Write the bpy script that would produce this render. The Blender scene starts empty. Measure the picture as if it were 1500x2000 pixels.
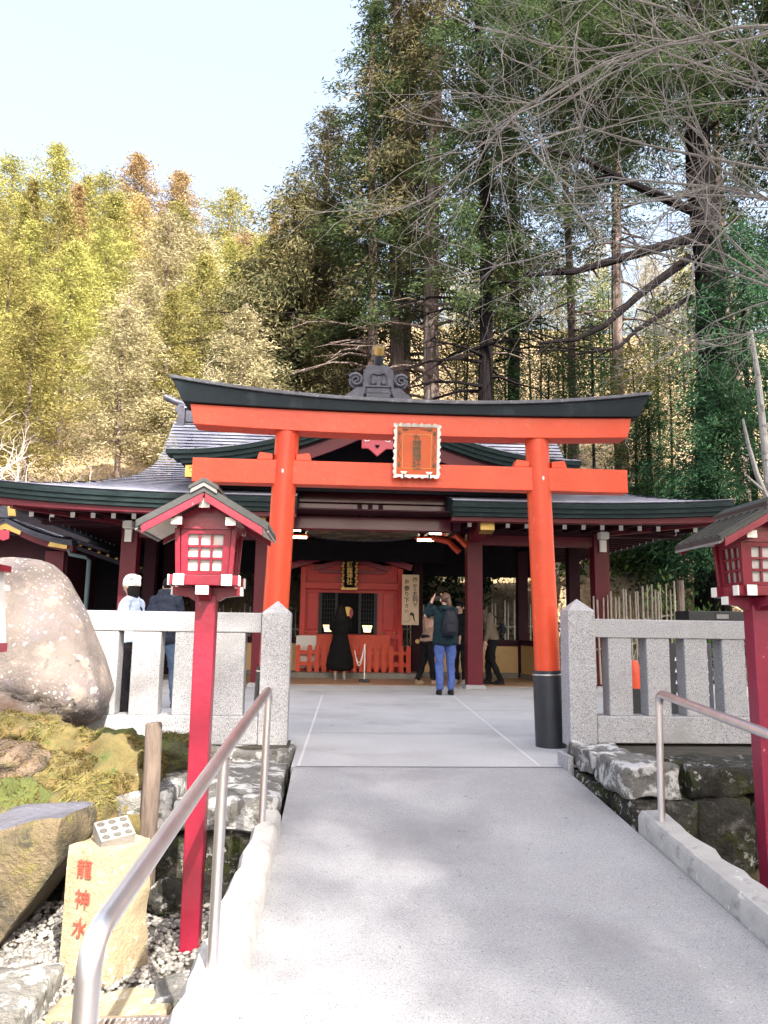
import bpy, bmesh, math, random
import numpy as np
from mathutils import Vector as V, Matrix, Euler, noise
PI=math.pi; rad=math.radians
S=bpy.context.scene; COL=S.collection
# ------------------------------------------------------------------ camera, sky, sun, exposure
cam=bpy.data.cameras.new('camera'); co=bpy.data.objects.new('camera',cam); COL.objects.link(co); S.camera=co
cam.sensor_fit='VERTICAL'; cam.sensor_height=24; cam.lens=18; cam.clip_start=.05; cam.clip_end=1500
co.matrix_world=Matrix.Translation((-.695,0,1.04))@Matrix.Rotation(rad(-3.8),4,'Z')@Matrix.Rotation(rad(98.75),4,'X')@Matrix.Rotation(rad(.85),4,'Z')
W=bpy.data.worlds.new('World'); S.world=W; W.use_nodes=True
SUN_EL,SUN_AZ=rad(42),rad(22)          # the sun stands behind the camera, a little to its right
sd=V((math.sin(SUN_AZ)*math.cos(SUN_EL),-math.cos(SUN_AZ)*math.cos(SUN_EL),math.sin(SUN_EL)))
sky=W.node_tree.nodes.new('ShaderNodeTexSky'); sky.sky_type='NISHITA'; sky.sun_disc=False
sky.sun_elevation=SUN_EL; sky.sun_rotation=PI-SUN_AZ; sky.air_density=1.0; sky.dust_density=8.0; sky.ozone_density=1.0
bg=W.node_tree.nodes['Background']; bg.inputs[1].default_value=.15
veil=W.node_tree.nodes.new('ShaderNodeMix'); veil.data_type='RGBA'; veil.inputs[0].default_value=.28; veil.inputs[7].default_value=(3.0,3.25,3.4,1)   # thin high cloud veil over the whole sky
W.node_tree.links.new(sky.outputs[0],veil.inputs[6]); W.node_tree.links.new(veil.outputs[2],bg.inputs[0])
sl=bpy.data.lights.new('sun','SUN'); sl.energy=4.8; sl.angle=rad(.6); sl.color=(1,.93,.82)
so=bpy.data.objects.new('sun',sl); COL.objects.link(so); so.rotation_euler=sd.to_track_quat('Z','Y').to_euler(); so.location=(6,-12,20)
vs=S.view_settings; vs.view_transform='Standard'; vs.look='None'; vs.gamma=1; vs.use_curve_mapping=False; vs.exposure=1.98
SHADE=[(.3,-10,15.8,33,1.25),(9.2,-11,9.5,33,1.5),(12.5,-9,9,33,1.5),(15.5,-11,8,33,1.5),(19.5,-9,8,33,1.5),(4.0,-15,22.5,38,1.5),(12.6,-16,14,38,1.6),(13,-16,12,37,1.6),(22,-12,8,33,1.5),(6.6,-9.5,17.5,31,.95),(8.3,-9.8,8.5,28,.95),(6.7,-12,13.8,27,.55)]
try: S.cycles.max_bounces=6; S.cycles.transparent_max_bounces=8
except Exception: pass
# ------------------------------------------------------------------ helpers
ORG={}
class MB:
    def __init__(s): s.v=[]; s.f=[]; s.m=[]
    def add(s,vs,fs,m=0):
        n=len(s.v); s.v+=[V(p) for p in vs]; s.f+=[tuple(i+n for i in f) for f in fs]; s.m+=[m]*len(fs); return s
    def box(s,x0,x1,y0,y1,z0,z1,m=0):
        return s.add([(x,y,z) for z in(z0,z1) for y in(y0,y1) for x in(x0,x1)],[(0,2,3,1),(4,5,7,6),(0,1,5,4),(2,6,7,3),(0,4,6,2),(1,3,7,5)],m)
    def obox(s,c,size,rot=(0,0,0),m=0):
        R=Euler(rot).to_matrix(); c=V(c); n=len(s.v); MB.box(s,-size[0]/2,size[0]/2,-size[1]/2,size[1]/2,-size[2]/2,size[2]/2,m)
        for i in range(n,len(s.v)): s.v[i]=c+R@s.v[i]
        return s
    def bar(s,a,b,w,h,m=0,up=(0,0,1)):
        a=V(a);b=V(b);d=(b-a).normalized();r=d.cross(V(up)).normalized();u=r.cross(d)
        vs=[p+r*x*w/2+u*y*h/2 for p in(a,b) for x,y in((-1,-1),(1,-1),(1,1),(-1,1))]
        return s.add(vs,[(0,1,2,3),(7,6,5,4),(0,4,5,1),(1,5,6,2),(2,6,7,3),(3,7,4,0)],m)
    def prism(s,poly,axis,a,b,m=0):
        n=len(poly)
        def P(p,t): return {'x':(t,p[0],p[1]),'y':(p[0],t,p[1]),'z':(p[0],p[1],t)}[axis]
        vs=[P(p,a) for p in poly]+[P(p,b) for p in poly]
        return s.add(vs,[tuple(range(n)),tuple(range(2*n-1,n-1,-1))]+[(i,(i+1)%n,n+(i+1)%n,n+i) for i in range(n)],m)
    def loft(s,rings,cap=True,m=0,closed=True):
        n=len(rings[0]); vs=[p for r in rings for p in r]; fs=[]
        for k in range(len(rings)-1):
            for i in range(n if closed else n-1): j=(i+1)%n; fs.append((k*n+i,k*n+j,(k+1)*n+j,(k+1)*n+i))
        if cap and closed: fs+=[tuple(range(n-1,-1,-1)),tuple(range((len(rings)-1)*n,len(rings)*n))]
        return s.add(vs,fs,m)
    def tube(s,pts,r,n=8,m=0,cap=True,flat=1.):
        pts=[V(p) for p in pts]; rs=r if isinstance(r,(list,tuple)) else [r]*len(pts); rings=[]; u=None
        for i,p in enumerate(pts):
            d=(pts[min(i+1,len(pts)-1)]-pts[max(i-1,0)]).normalized()
            if u is None: u=d.orthogonal().normalized()
            u=(u-d*u.dot(d)); u=u.normalized() if u.length>1e-5 else d.orthogonal().normalized(); w=d.cross(u)
            rings.append([p+(u*math.cos(2*PI*k/n)+w*math.sin(2*PI*k/n)*flat)*rs[i] for k in range(n)])
        return s.loft(rings,cap,m)
    def rings(s,rr,n=16,m=0):   # horizontal ellipses (x,y,z,rx,ry)
        return s.loft([[(x+rx*math.cos(2*PI*k/n),y+ry*math.sin(2*PI*k/n),z) for k in range(n)] for x,y,z,rx,ry in rr],True,m)
    def ball(s,c,r,n=12,m=0,rot=None):
        r=(r,r,r) if isinstance(r,(int,float)) else r; c=V(c); k=n//2; R=Euler(rot).to_matrix() if rot else Matrix.Identity(3)
        rg=[]
        for j in range(k+1):
            a=-PI/2+PI*(j+.02)/(k+.04); rg.append([c+R@V((r[0]*math.cos(a)*math.cos(2*PI*i/n),r[1]*math.cos(a)*math.sin(2*PI*i/n),r[2]*math.sin(a))) for i in range(n)])
        return s.loft(rg,True,m)
    def disc(s,c,r,axis='y',h=.01,n=20,m=0):
        c=V(c); i='xyz'.index(axis); a,b=[k for k in range(3) if k!=i]
        poly=[(c[a]+r*math.cos(2*PI*k/n),c[b]+r*math.sin(2*PI*k/n)) for k in range(n)]
        return s.prism(poly,axis,c[i]-h/2,c[i]+h/2,m)
    def build(s,name,mat,parent=None,org=None,smooth=False,bevel=0,kind=None,normals=True,sharp=35):
        o0=ORG[parent.name] if parent else V(org or (0,0,0))
        me=bpy.data.meshes.new(name); me.from_pydata([p-o0 for p in s.v],[],s.f)
        mats=mat if isinstance(mat,(list,tuple)) else [mat]
        for q in mats: me.materials.append(q)
        if len(mats)>1: me.polygons.foreach_set('material_index',s.m)
        if normals:
            bm=bmesh.new(); bm.from_mesh(me); bmesh.ops.recalc_face_normals(bm,faces=bm.faces); bm.to_mesh(me); bm.free()
        if smooth: me.shade_smooth(); me.set_sharp_from_angle(angle=rad(sharp))
        o=bpy.data.objects.new(name,me); COL.objects.link(o)
        if parent: o.parent=parent
        else: o.location=o0
        ORG[o.name]=o0
        if bevel:
            b=o.modifiers.new('bevel','BEVEL'); b.width=bevel; b.segments=2; b.limit_method='ANGLE'; b.angle_limit=rad(40)
        if kind: o['kind']=kind
        return o
def tag(o,label,cat,group=None):
    o['label']=label; o['category']=cat
    if group: o['group']=group
    return o
def thing(name,label,cat,loc,group=None):
    o=bpy.data.objects.new(name,None); COL.objects.link(o); o.location=loc; o.empty_display_size=.2; ORG[o.name]=V(loc); return tag(o,label,cat,group)
def copy_tree(o,parent=None):
    c=o.copy(); COL.objects.link(c); ORG[c.name]=ORG[o.name].copy()
    if parent: c.parent=parent
    for ch in list(o.children): copy_tree(ch,c)
    return c
def glyphs(items,y,depth=.004,bold=0.):   # items (char,x,z,size): raised characters facing -Y
    mb=MB(); cu=bpy.data.curves.new('glyph','FONT'); cu.align_x='CENTER'; cu.align_y='CENTER'; cu.resolution_u=3; cu.offset=bold
    ob=bpy.data.objects.new('glyph',cu); COL.objects.link(ob); cu.extrude=.5
    for ch,x,z,sz in items:
        cu.body=ch; dg=bpy.context.evaluated_depsgraph_get(); dg.update(); me=bpy.data.meshes.new_from_object(ob.evaluated_get(dg))
        xs=[v.co.x for v in me.vertices]; ys=[v.co.y for v in me.vertices]; cx,cy=(min(xs)+max(xs))/2,(min(ys)+max(ys))/2
        mb.add([(x+(v.co.x-cx)*sz,y-depth/2-v.co.z*depth,z+(v.co.y-cy)*sz) for v in me.vertices],[tuple(p.vertices) for p in me.polygons]); bpy.data.meshes.remove(me)
    bpy.data.objects.remove(ob); bpy.data.curves.remove(cu); return mb
# ------------------------------------------------------------------ materials
def new_mat(name):
    m=bpy.data.materials.new(name); m.use_nodes=True; nt=m.node_tree; return m,nt,nt.nodes['Principled BSDF']
def ND(nt,t,ins=None,**kw):
    n=nt.nodes.new('ShaderNode'+t)
    for k,v in kw.items(): setattr(n,k,v)
    for k,v in (ins or {}).items():
        if isinstance(v,bpy.types.NodeSocket): nt.links.new(v,n.inputs[k])
        else: n.inputs[k].default_value=v
    return n
def c4(c): return (c[0],c[1],c[2],1)
def mixc(nt,f,a,b):
    n=nt.nodes.new('ShaderNodeMix'); n.data_type='RGBA'
    for i,v in((0,f),(6,a),(7,b)):
        if isinstance(v,bpy.types.NodeSocket): nt.links.new(v,n.inputs[i])
        else: n.inputs[i].default_value=v if i==0 else c4(v)
    return n.outputs[2]
def ramp(nt,f,a,b): return ND(nt,'MapRange',{0:f,1:a,2:b}).outputs[0]
def M(name,col,rough=.5,metal=0,var=.12,vs=5.,bump=.15,bs=60.,spots=(),coat=0,spec=.5,stretch=None,island=0,emit=None):
    m,nt,p=new_mat(name); tc=ND(nt,'TexCoord').outputs['Object']
    if stretch: tc=ND(nt,'Mapping',{0:tc,3:stretch}).outputs[0]
    nz=ND(nt,'TexNoise',{'Vector':tc,'Scale':vs,'Detail':5.,'Roughness':.6}).outputs[0]
    c=mixc(nt,ramp(nt,nz,.3,.7),[x*(1-var) for x in col],[min(1,x*(1+var)) for x in col])
    if island:
        r=ND(nt,'NewGeometry').outputs['Random Per Island']; c=mixc(nt,ramp(nt,r,0,1),[x*(1-island) for x in col],c)
    for sp in spots:   # (kind, colour, scale, lo, hi)
        k,sc,s,lo,hi=sp[:5]
        if k=='n': f=ND(nt,'TexNoise',{'Vector':tc,'Scale':s,'Detail':4.,'Roughness':.65}).outputs[0]
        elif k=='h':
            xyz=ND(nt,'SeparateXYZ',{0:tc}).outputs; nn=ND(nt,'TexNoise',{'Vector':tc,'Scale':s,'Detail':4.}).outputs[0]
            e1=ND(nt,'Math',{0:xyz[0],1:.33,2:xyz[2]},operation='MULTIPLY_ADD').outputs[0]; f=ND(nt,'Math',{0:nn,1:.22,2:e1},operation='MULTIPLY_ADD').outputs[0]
        else:
            wn=ND(nt,'TexNoise',{'Vector':tc,'Scale':s*1.7,'Detail':3.}); wv=ND(nt,'VectorMath',{0:wn.outputs[1],1:(.22/s*3,)*3},operation='MULTIPLY').outputs[0]
            f=ND(nt,'TexVoronoi',{'Vector':ND(nt,'VectorMath',{0:tc,1:wv},operation='ADD').outputs[0],'Scale':s}).outputs[0]
        f=ramp(nt,f,lo,hi)
        if len(sp)>5:
            g=ND(nt,'TexNoise',{'Vector':tc,'Scale':sp[5],'Detail':3.}).outputs[0]; f=ND(nt,'Math',{0:f,1:ramp(nt,g,.42,.58)},operation='MULTIPLY').outputs[0]
        c=mixc(nt,f,c,sc)
    nt.links.new(c,p.inputs['Base Color']); p.inputs['Roughness'].default_value=rough; p.inputs['Metallic'].default_value=metal
    p.inputs['Specular IOR Level'].default_value=spec; p.inputs['Coat Weight'].default_value=coat; p.inputs['Coat Roughness'].default_value=.12
    if emit: p.inputs['Emission Color'].default_value=c4(emit[0]); p.inputs['Emission Strength'].default_value=emit[1]
    if bump:
        bn=ND(nt,'TexNoise',{'Vector':tc,'Scale':bs,'Detail':6.,'Roughness':.65}).outputs[0]
        nt.links.new(ND(nt,'Bump',{'Strength':min(1,bump),'Distance':.6/bs*2,'Height':bn}).outputs[0],p.inputs['Normal'])
    return m
def leafmat(name,a,b,trans=.3):
    m,nt,p=new_mat(name); nt.nodes.remove(p); out=nt.nodes['Material Output']
    r=ND(nt,'NewGeometry').outputs['Random Per Island']; tc=ND(nt,'TexCoord').outputs['Object']; oi=ND(nt,'ObjectInfo').outputs['Random']
    nz=ND(nt,'TexNoise',{'Vector':tc,'Scale':.55,'Detail':3.}).outputs[0]
    f=ND(nt,'Math',{0:ND(nt,'Math',{0:r,1:.45},operation='MULTIPLY').outputs[0],1:ND(nt,'Math',{0:ramp(nt,nz,.35,.65),1:.55},operation='MULTIPLY').outputs[0]},operation='ADD').outputs[0]
    c=mixc(nt,f,a,b); c=ND(nt,'HueSaturation',{'Color':c,'Value':ND(nt,'MapRange',{0:oi,3:.75,4:1.25}).outputs[0],'Hue':ND(nt,'MapRange',{0:oi,3:.485,4:.515}).outputs[0]}).outputs[0]
    d=ND(nt,'BsdfDiffuse',{'Color':c}); t=ND(nt,'BsdfTranslucent',{'Color':c})
    nt.links.new(ND(nt,'MixShader',{0:trans,1:d.outputs[0],2:t.outputs[0]}).outputs[0],out.inputs[0]); return m
PT=dict(coat=.25)
m_verm=M('vermilion_paint',(.62,.058,.013),.45,var=.10,vs=2.5,bump=.1,bs=14,coat=.12,spots=[('n',(.58,.04,.012),1.3,.5,.75),('n',(.72,.13,.05),16,.60,.75,2.),('n',(.40,.035,.015),40,.68,.74,3.)])
m_red=M('crimson_paint',(.20,.007,.025),.38,var=.14,vs=4,bump=.08,bs=18,coat=.25,spots=[('n',(.5,.16,.14),22,.70,.74,3.)])
m_redr=M('worn_crimson_paint',(.22,.008,.038),.4,var=.14,vs=4,bump=.1,bs=18,coat=.2,spots=[('n',(.62,.36,.3),16,.66,.69,2.2)])
m_maroon=M('maroon_lacquer',(.10,.007,.016),.42,var=.15,vs=3,bump=.05,bs=12,coat=.06,spec=.3)
m_maroon2=M('glossy_maroon_lacquer',(.10,.012,.024),.3,var=.15,vs=3,bump=.05,bs=12,coat=.4)
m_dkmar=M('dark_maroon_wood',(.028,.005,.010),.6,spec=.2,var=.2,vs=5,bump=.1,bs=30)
m_shred=M('bright_red_lacquer',(.55,.018,.012),.4,var=.12,vs=4,bump=.05,bs=20,coat=.2)
m_dark=M('dark_wood',(.006,.005,.008),.7,spec=.12,var=.3,bump=.1)  # near black; also puts the hall interior's shade into the colour
m_kasagi=M('black_blue_lacquer',(.007,.014,.02),.6,spec=.22,var=.35,vs=3,bump=.08,bs=20,spots=[('n',(.035,.05,.06),2.2,.56,.72)])
m_capt=M('weathered_roof_sheet',(.11,.115,.14),.55,var=.3,vs=9,bump=.2,bs=40,spots=[('n',(.32,.32,.36),14,.58,.72)])
m_band=M('black_pillar_sleeve',(.017,.02,.027),.42,var=.25,vs=5,bump=.1,bs=25,spots=[('n',(.12,.13,.15),26,.70,.73,3.)])
m_roof=M('sky_tinted_copper_sheet',(.29,.30,.385),.42,metal=.25,var=.18,vs=6,bump=.1,bs=18,spots=[('n',(.22,.235,.29),1.6,.52,.7)],spec=.6)  # base paled towards lilac: sky reflection on dark copper put into the colour
m_fasc=M('dark_green_eave',(.010,.022,.024),.6,spec=.2,var=.4,vs=6,bump=.1,bs=20,stretch=(1,1,4))
m_orn=M('oxidised_bronze_ornament',(.06,.062,.085),.4,metal=.4,var=.3,vs=9,bump=.15,bs=30)
m_gold=M('gilt_metal',(.52,.36,.12),.36,metal=.9,var=.15,bump=.25,bs=45)
m_goldf=M('gilt_lettering',(.62,.42,.13),.4,metal=.5,var=.15,bump=0)
m_white=M('white_paint',(.78,.76,.70),.55,var=.06,bump=.08,bs=30)
m_block=M('pale_cast_block',(.21,.20,.19),.7,var=.12,bump=.3,bs=60)
m_paper=M('white_paper_pane',(.55,.54,.53),.6,var=.05,bump=.05)
m_tile=M('charcoal_roof_sheet',(.035,.037,.038),.45,var=.25,vs=10,bump=.1)
m_grey=M('grey_roof_edge',(.2,.19,.19),.5,var=.15)
m_granite=M('speckled_granite',(.37,.37,.39),.65,var=.08,vs=3,bump=.2,bs=150,spots=[('n',(.12,.12,.135),120,.53,.60),('n',(.60,.60,.61),90,.58,.65),('n',(.27,.27,.27),1.8,.52,.72)])
m_steel=M('brushed_stainless_steel',(.74,.70,.71),.36,metal=1,var=.08,vs=8,bump=.05,bs=120,stretch=(1,1,.2))
m_ramp=M('exposed_aggregate_ramp',(.312,.314,.332),.88,var=.14,vs=1.2,bump=.9,bs=130,spots=[('n',(.13,.13,.14),150,.55,.64),('n',(.48,.47,.48),115,.59,.68),('n',(.19,.185,.20),.8,.52,.75),('n',(.12,.12,.12),9,.69,.72)])
m_plaza=M('washed_concrete_plaza',(.398,.40,.415),.85,var=.1,vs=.9,bump=.5,bs=150,spots=[('n',(.2,.2,.215),120,.57,.63),('n',(.58,.57,.57),100,.6,.66),('n',(.31,.305,.315),.7,.52,.68),('n',(.26,.25,.25),3.5,.66,.72)])
m_floor=M('cream_reflection_floor',(.40,.25,.15),.5,var=.15,vs=1.5,bump=.1)  # tan puts the cream walls' reflection and shade into the floor colour
m_cream=M('cream_plaster',(.62,.42,.19),.8,var=.08,vs=2,bump=.1)
m_step=M('grey_step_stone',(.22,.2,.17),.8,var=.2,bump=.3)
m_dirt=M('dark_soil',(.05,.043,.032),.95,var=.4,vs=8,bump=.6,bs=30)
m_joint=M('pale_joint_line',(.55,.54,.54),.9,var=.05)
m_seam=M('dark_seam_line',(.13,.13,.14),.9,var=.1)
lich=[('v',(.62,.60,.56),9,.16,.10),('v',(.66,.64,.60),22,.17,.10,4.),('n',(.12,.11,.12),5,.55,.7)]
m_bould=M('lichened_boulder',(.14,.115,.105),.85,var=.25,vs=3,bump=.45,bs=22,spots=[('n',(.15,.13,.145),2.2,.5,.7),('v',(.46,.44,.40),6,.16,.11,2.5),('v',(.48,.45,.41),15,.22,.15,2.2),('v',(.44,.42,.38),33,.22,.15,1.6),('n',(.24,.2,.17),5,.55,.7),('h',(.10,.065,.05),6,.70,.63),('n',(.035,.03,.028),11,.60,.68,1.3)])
m_boulu=M('rough_brown_rock',(.15,.105,.075),.9,var=.35,vs=6,bump=.9,bs=14,spots=[('n',(.05,.04,.035),9,.5,.65),('n',(.13,.12,.04),4,.55,.7)])
m_wall=M('dark_lichened_stone',(.045,.043,.038),.95,spec=.2,var=.5,vs=7,bump=1,bs=18,spots=[('n',(.05,.06,.018),5,.5,.65),('n',(.13,.12,.11),9,.55,.68),('n',(.52,.51,.49),16,.57,.63,2.4)])
m_ledge=M('pale_lichened_stone',(.15,.145,.135),.9,var=.4,vs=6,bump=.8,bs=20,spots=[('n',(.52,.52,.52),8,.5,.58),('n',(.06,.06,.04),6,.60,.70)])
m_curb=M('weathered_concrete_curb',(.36,.35,.34),.85,var=.15,vs=6,bump=.5,bs=60,spots=[('n',(.2,.195,.185),9,.57,.72),('n',(.56,.55,.53),11,.62,.68,2.)])
m_moss=M('mossy_stone',(.125,.10,.035),.95,var=.35,vs=7,bump=1,bs=55,spots=[('n',(.19,.125,.05),4,.5,.65),('n',(.065,.085,.02),6,.55,.68),('n',(.3,.25,.2),9,.66,.72)])
m_moss2=M('green_mossy_stone',(.07,.085,.018),.95,var=.4,vs=7,bump=1,bs=55,spots=[('n',(.05,.04,.03),5,.52,.64),('n',(.15,.13,.03),6,.6,.72)])
m_mossf=leafmat('moss_strands',(.085,.07,.022),(.27,.22,.085),.2)
m_yst=M('ochre_carved_stone',(.32,.265,.17),.85,var=.15,vs=5,bump=.5,bs=45,spots=[('n',(.25,.19,.11),4,.5,.7),('n',(.5,.46,.38),13,.58,.7),('n',(.16,.13,.08),30,.64,.72)])
m_slate=M('blue_grey_flat_stone',(.09,.09,.115),.55,var=.3,vs=4,bump=.5,bs=20)
m_mossr=M('tan_mossy_rock',(.125,.095,.055),.9,var=.3,vs=5,bump=.8,bs=25,spots=[('n',(.15,.125,.04),8,.5,.64),('n',(.05,.042,.03),4,.5,.62),('n',(.22,.19,.14),14,.64,.72)])
m_peb=M('pebbles',(.33,.31,.29),.7,var=.2,vs=2,bump=.1,island=.75)
m_stake=M('weathered_wood',(.14,.105,.085),.85,var=.3,vs=9,bump=.5,bs=30,stretch=(5,5,.6),spots=[('n',(.06,.05,.04),6,.58,.7)])
m_bark=M('conifer_bark',(.14,.105,.095),.95,spec=.1,var=.4,vs=6,bump=.9,bs=16,stretch=(2,2,.25),spots=[('n',(.30,.27,.26),3,.55,.7)])
m_barkd=M('shaded_dark_bark',(.012,.010,.011),.95,spec=.04,var=.4,vs=6,bump=.9,bs=14,stretch=(2,2,.25))  # near black: the crown's shade on the great trunk is in the colour
m_twig=M('pale_bare_twigs',(.27,.25,.235),.95,spec=.1,var=.3,vs=4,bump=.2)
m_twigb=M('bleached_bare_branches',(.46,.40,.36),.85,var=.2,vs=4,bump=.2)
m_birch=M('pale_mottled_bark',(.27,.26,.25),.8,var=.2,vs=9,bump=.4,spots=[('n',(.12,.11,.11),8,.55,.62)])
m_litter=M('dry_leaf_litter',(.36,.26,.15),.95,var=.35,vs=1.2,bump=1,bs=5,spots=[('n',(.16,.12,.06),2.2,.52,.62),('n',(.46,.36,.24),3.1,.58,.68),('n',(.13,.14,.04),.7,.58,.7)])
m_bamboo=M('weathered_bamboo',(.30,.26,.21),.6,var=.25,vs=9,bump=.15)
m_bambw=M('pale_bamboo',(.58,.55,.50),.6,var=.2,vs=9,bump=.15)
m_black=M('black_plastic',(.014,.015,.017),.5,var=.2)
m_pipe=M('green_grey_pipe',(.06,.10,.11),.45,var=.15)
m_lampe=M('lit_lamp_tube',(.9,.85,.75),.5,emit=((1,.80,.52),4),bump=0)
m_warm=M('lit_paper_lantern',(.9,.75,.45),.5,emit=((1,.72,.34),.75),bump=0)
m_signb=M('pale_wooden_board',(.66,.50,.34),.6,var=.06,vs=3,bump=.08,stretch=(8,8,.6))
m_ink=M('black_ink',(.02,.016,.014),.6,bump=0)
m_inkr=M('red_carved_paint',(.62,.06,.04),.6,bump=0)
m_paint=M('painted_ceiling_panel',(.05,.06,.05),.6,var=.4,vs=3,bump=0,spots=[('n',(.25,.2,.13),3.2,.52,.6),('n',(.10,.14,.12),6,.56,.62),('n',(.33,.28,.2),9,.63,.66)])
m_letter=M('bronze_lettering',(.13,.095,.05),.5,metal=.2,var=.2,bump=0)
m_plqr=M('orange_plaque_panel',(.52,.085,.018),.4,var=.12,vs=6,bump=.05,coat=.2)
m_glass=M('dark_glass',(.015,.017,.022),.08,var=.1,bump=0)
m_pink=M('pale_crimson_carving',(.42,.03,.06),.4,var=.12,coat=.2)
L_sun=leafmat('sunlit_conifer_leaves',(.11,.11,.035),(.38,.345,.12))
L_gold=leafmat('golden_brown_conifer_leaves',(.19,.13,.06),(.45,.34,.17))
L_olive=leafmat('dry_olive_leaves',(.17,.145,.08),(.48,.43,.27))
L_dark=leafmat('deep_green_cedar_leaves',(.022,.045,.022),(.10,.13,.055),.3)
L_brown=leafmat('brown_green_cedar_leaves',(.035,.048,.025),(.17,.14,.075),.3)
L_dkg=leafmat('dark_blue_green_leaves',(.012,.034,.02),(.05,.10,.045),.25)
L_broad=leafmat('glossy_evergreen_leaves',(.015,.035,.015),(.07,.11,.03),.25)
# ------------------------------------------------------------------ ground, plaza, ramp, hillside
rnd=random.Random(7)
def rampz(y): return -.09*(6.12-y) if y>-3 else -.82
MB().add([(-300,-300,-.62),(300,-300,-.62),(300,40,-.62),(-300,40,-.62)],[(0,1,2,3)]).build('ground',m_dirt,kind='structure')
pz=MB(); pz.prism([(-.97,6.12),(1.16,6.12),(1.18,6.28),(1.52,6.5),(1.52,7.2),(28,7.2),(28,21),(-28,21),(-28,7.2),(-.97,7.2)],'z',-.75,0); pz.build('plaza',m_plaza,kind='structure')
hf=MB(); hf.box(-3.72,3.72,14.9,17.9,-.1,.006); hf.build('hall_floor',m_floor,kind='structure')
rp=MB(); ys=[6.118,4.5,3,1.5,0,-3,-25]
rp.loft([[(-.955-.02*(6.1-max(y,2.5))/3,y,rampz(y)),(1.15+.02*(6.1-max(y,2.5))/3,y,rampz(y)),(1.15,y,-1.2),(-.955,y,-1.2)] for y in ys]); rp.build('ramp',m_ramp,kind='structure')
j=MB()
def line(a,b,w,z=.004):
    a=V((*a,z));b=V((*b,z));d=(b-a).normalized();p=V((-d.y,d.x,0))*w/2; j.add([a-p,b-p,b+p,a+p],[(0,1,2,3)])
line((-.915,6.14),(-.80,12.6),.022); line((.97,6.16),(1.32,12.7),.022); j.build('plaza_joint',m_joint,kind='structure')
j=MB(); line((-.9,8.05),(1.05,8.05),.012); line((-8,10.4),(8,10.4),.012); line((-.94,6.122),(1.14,6.122),.02,.003); line((-12,12.75),(12,12.75),.014); j.build('plaza_seam',m_seam,kind='structure')
def hillz(x,y):
    b=19.6+.6*math.sin(x*.35); t=y-b
    if t<0: return -.05
    z=1.5*min(t,2.0)*.9+.5*max(0,t-2)+ (.06*max(0,-x-6))*min(1,t/8)
    return z+ .5*noise.noise(V((x*.22,y*.22,1)))*min(1,t/2)
hx=np.concatenate([np.arange(-120,-24,6),np.arange(-24,24,.8),np.arange(24,121,6)]); hy=np.concatenate([np.arange(19,34,.7),np.arange(34,70,2),np.arange(70,260,12)])
h=MB(); h.loft([[(x,y,hillz(x,min(y,110))) for x in hx] for y in hy],False,closed=False); h.build('hillside',m_litter,smooth=True,kind='structure',normals=False,sharp=180)
# ------------------------------------------------------------------ torii
TX=.06
t=thing('torii_gate','large vermilion torii gate with black curved cap standing in front of the shrine hall','torii gate',(TX,7.22,0))
def arc(pb,pt): return pb,pt
for s in(-1,1):
    a,b=V((TX+s*1.305,7.22,0)),V((TX+s*1.213,7.22,2.93))
    MB().tube([a.lerp(b,k/6) for k in range(7)],[.122-.008*k/6 for k in range(7)],28).build('column',m_verm,t,smooth=True,sharp=60)
    q=lambda f:a.lerp(b,f)
    MB().tube([q(0),q(.232),q(.236)],[.142,.140,.139],28).build('pillar_sleeve',m_band,t,smooth=True,sharp=60)
    MB().tube([q(.222),q(.2255)],[.1425,.1425],28).build('sleeve_hoop',m_steel,t)
    for e in(-1,1):
        x0=TX+s*1.232+e*.11; x1=x0+e*.135
        MB().prism([(x0,2.617),(x1+e*.015,2.617),(x1-e*.01,2.69),(x0,2.675)],'y',7.15,7.29).build('wedge',m_verm,t,bevel=.004)
    MB().ball((TX+s*1.24,7.10,2.50),(.012,.01,.022)).build('stud',m_white,t)
MB().box(TX-2.085,TX+2.085,7.14,7.30,2.385,2.615).build('tie_beam',m_verm,t,bevel=.006)
def beam(zb,zt,lb,lt,cb,ct,d,pw=2.2,n=28):
    rg=[]
    for k in range(n+1):
        u=-1+2*k/n; a=abs(u)**pw
        xb,xt=TX+u*lb,TX+u*lt; b,tt=zb+cb*a,zt+ct*a
        rg.append([(xb,7.22-d,b),(xb,7.22+d,b),(xt,7.22+d,tt),(xt,7.22-d,tt)])
    return MB().loft(rg)
beam(2.882,3.088,2.085,2.125,.045,.035,.12).build('lintel_beam',m_verm,t,bevel=.005)
beam(3.09,3.185,2.19,2.30,.04,.165,.16).build('cap_beam',m_kasagi,t,bevel=.006)
beam(3.186,3.222,2.31,2.335,.165,.165,.185).build('cap_roof',m_capt,t,bevel=.006)
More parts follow.
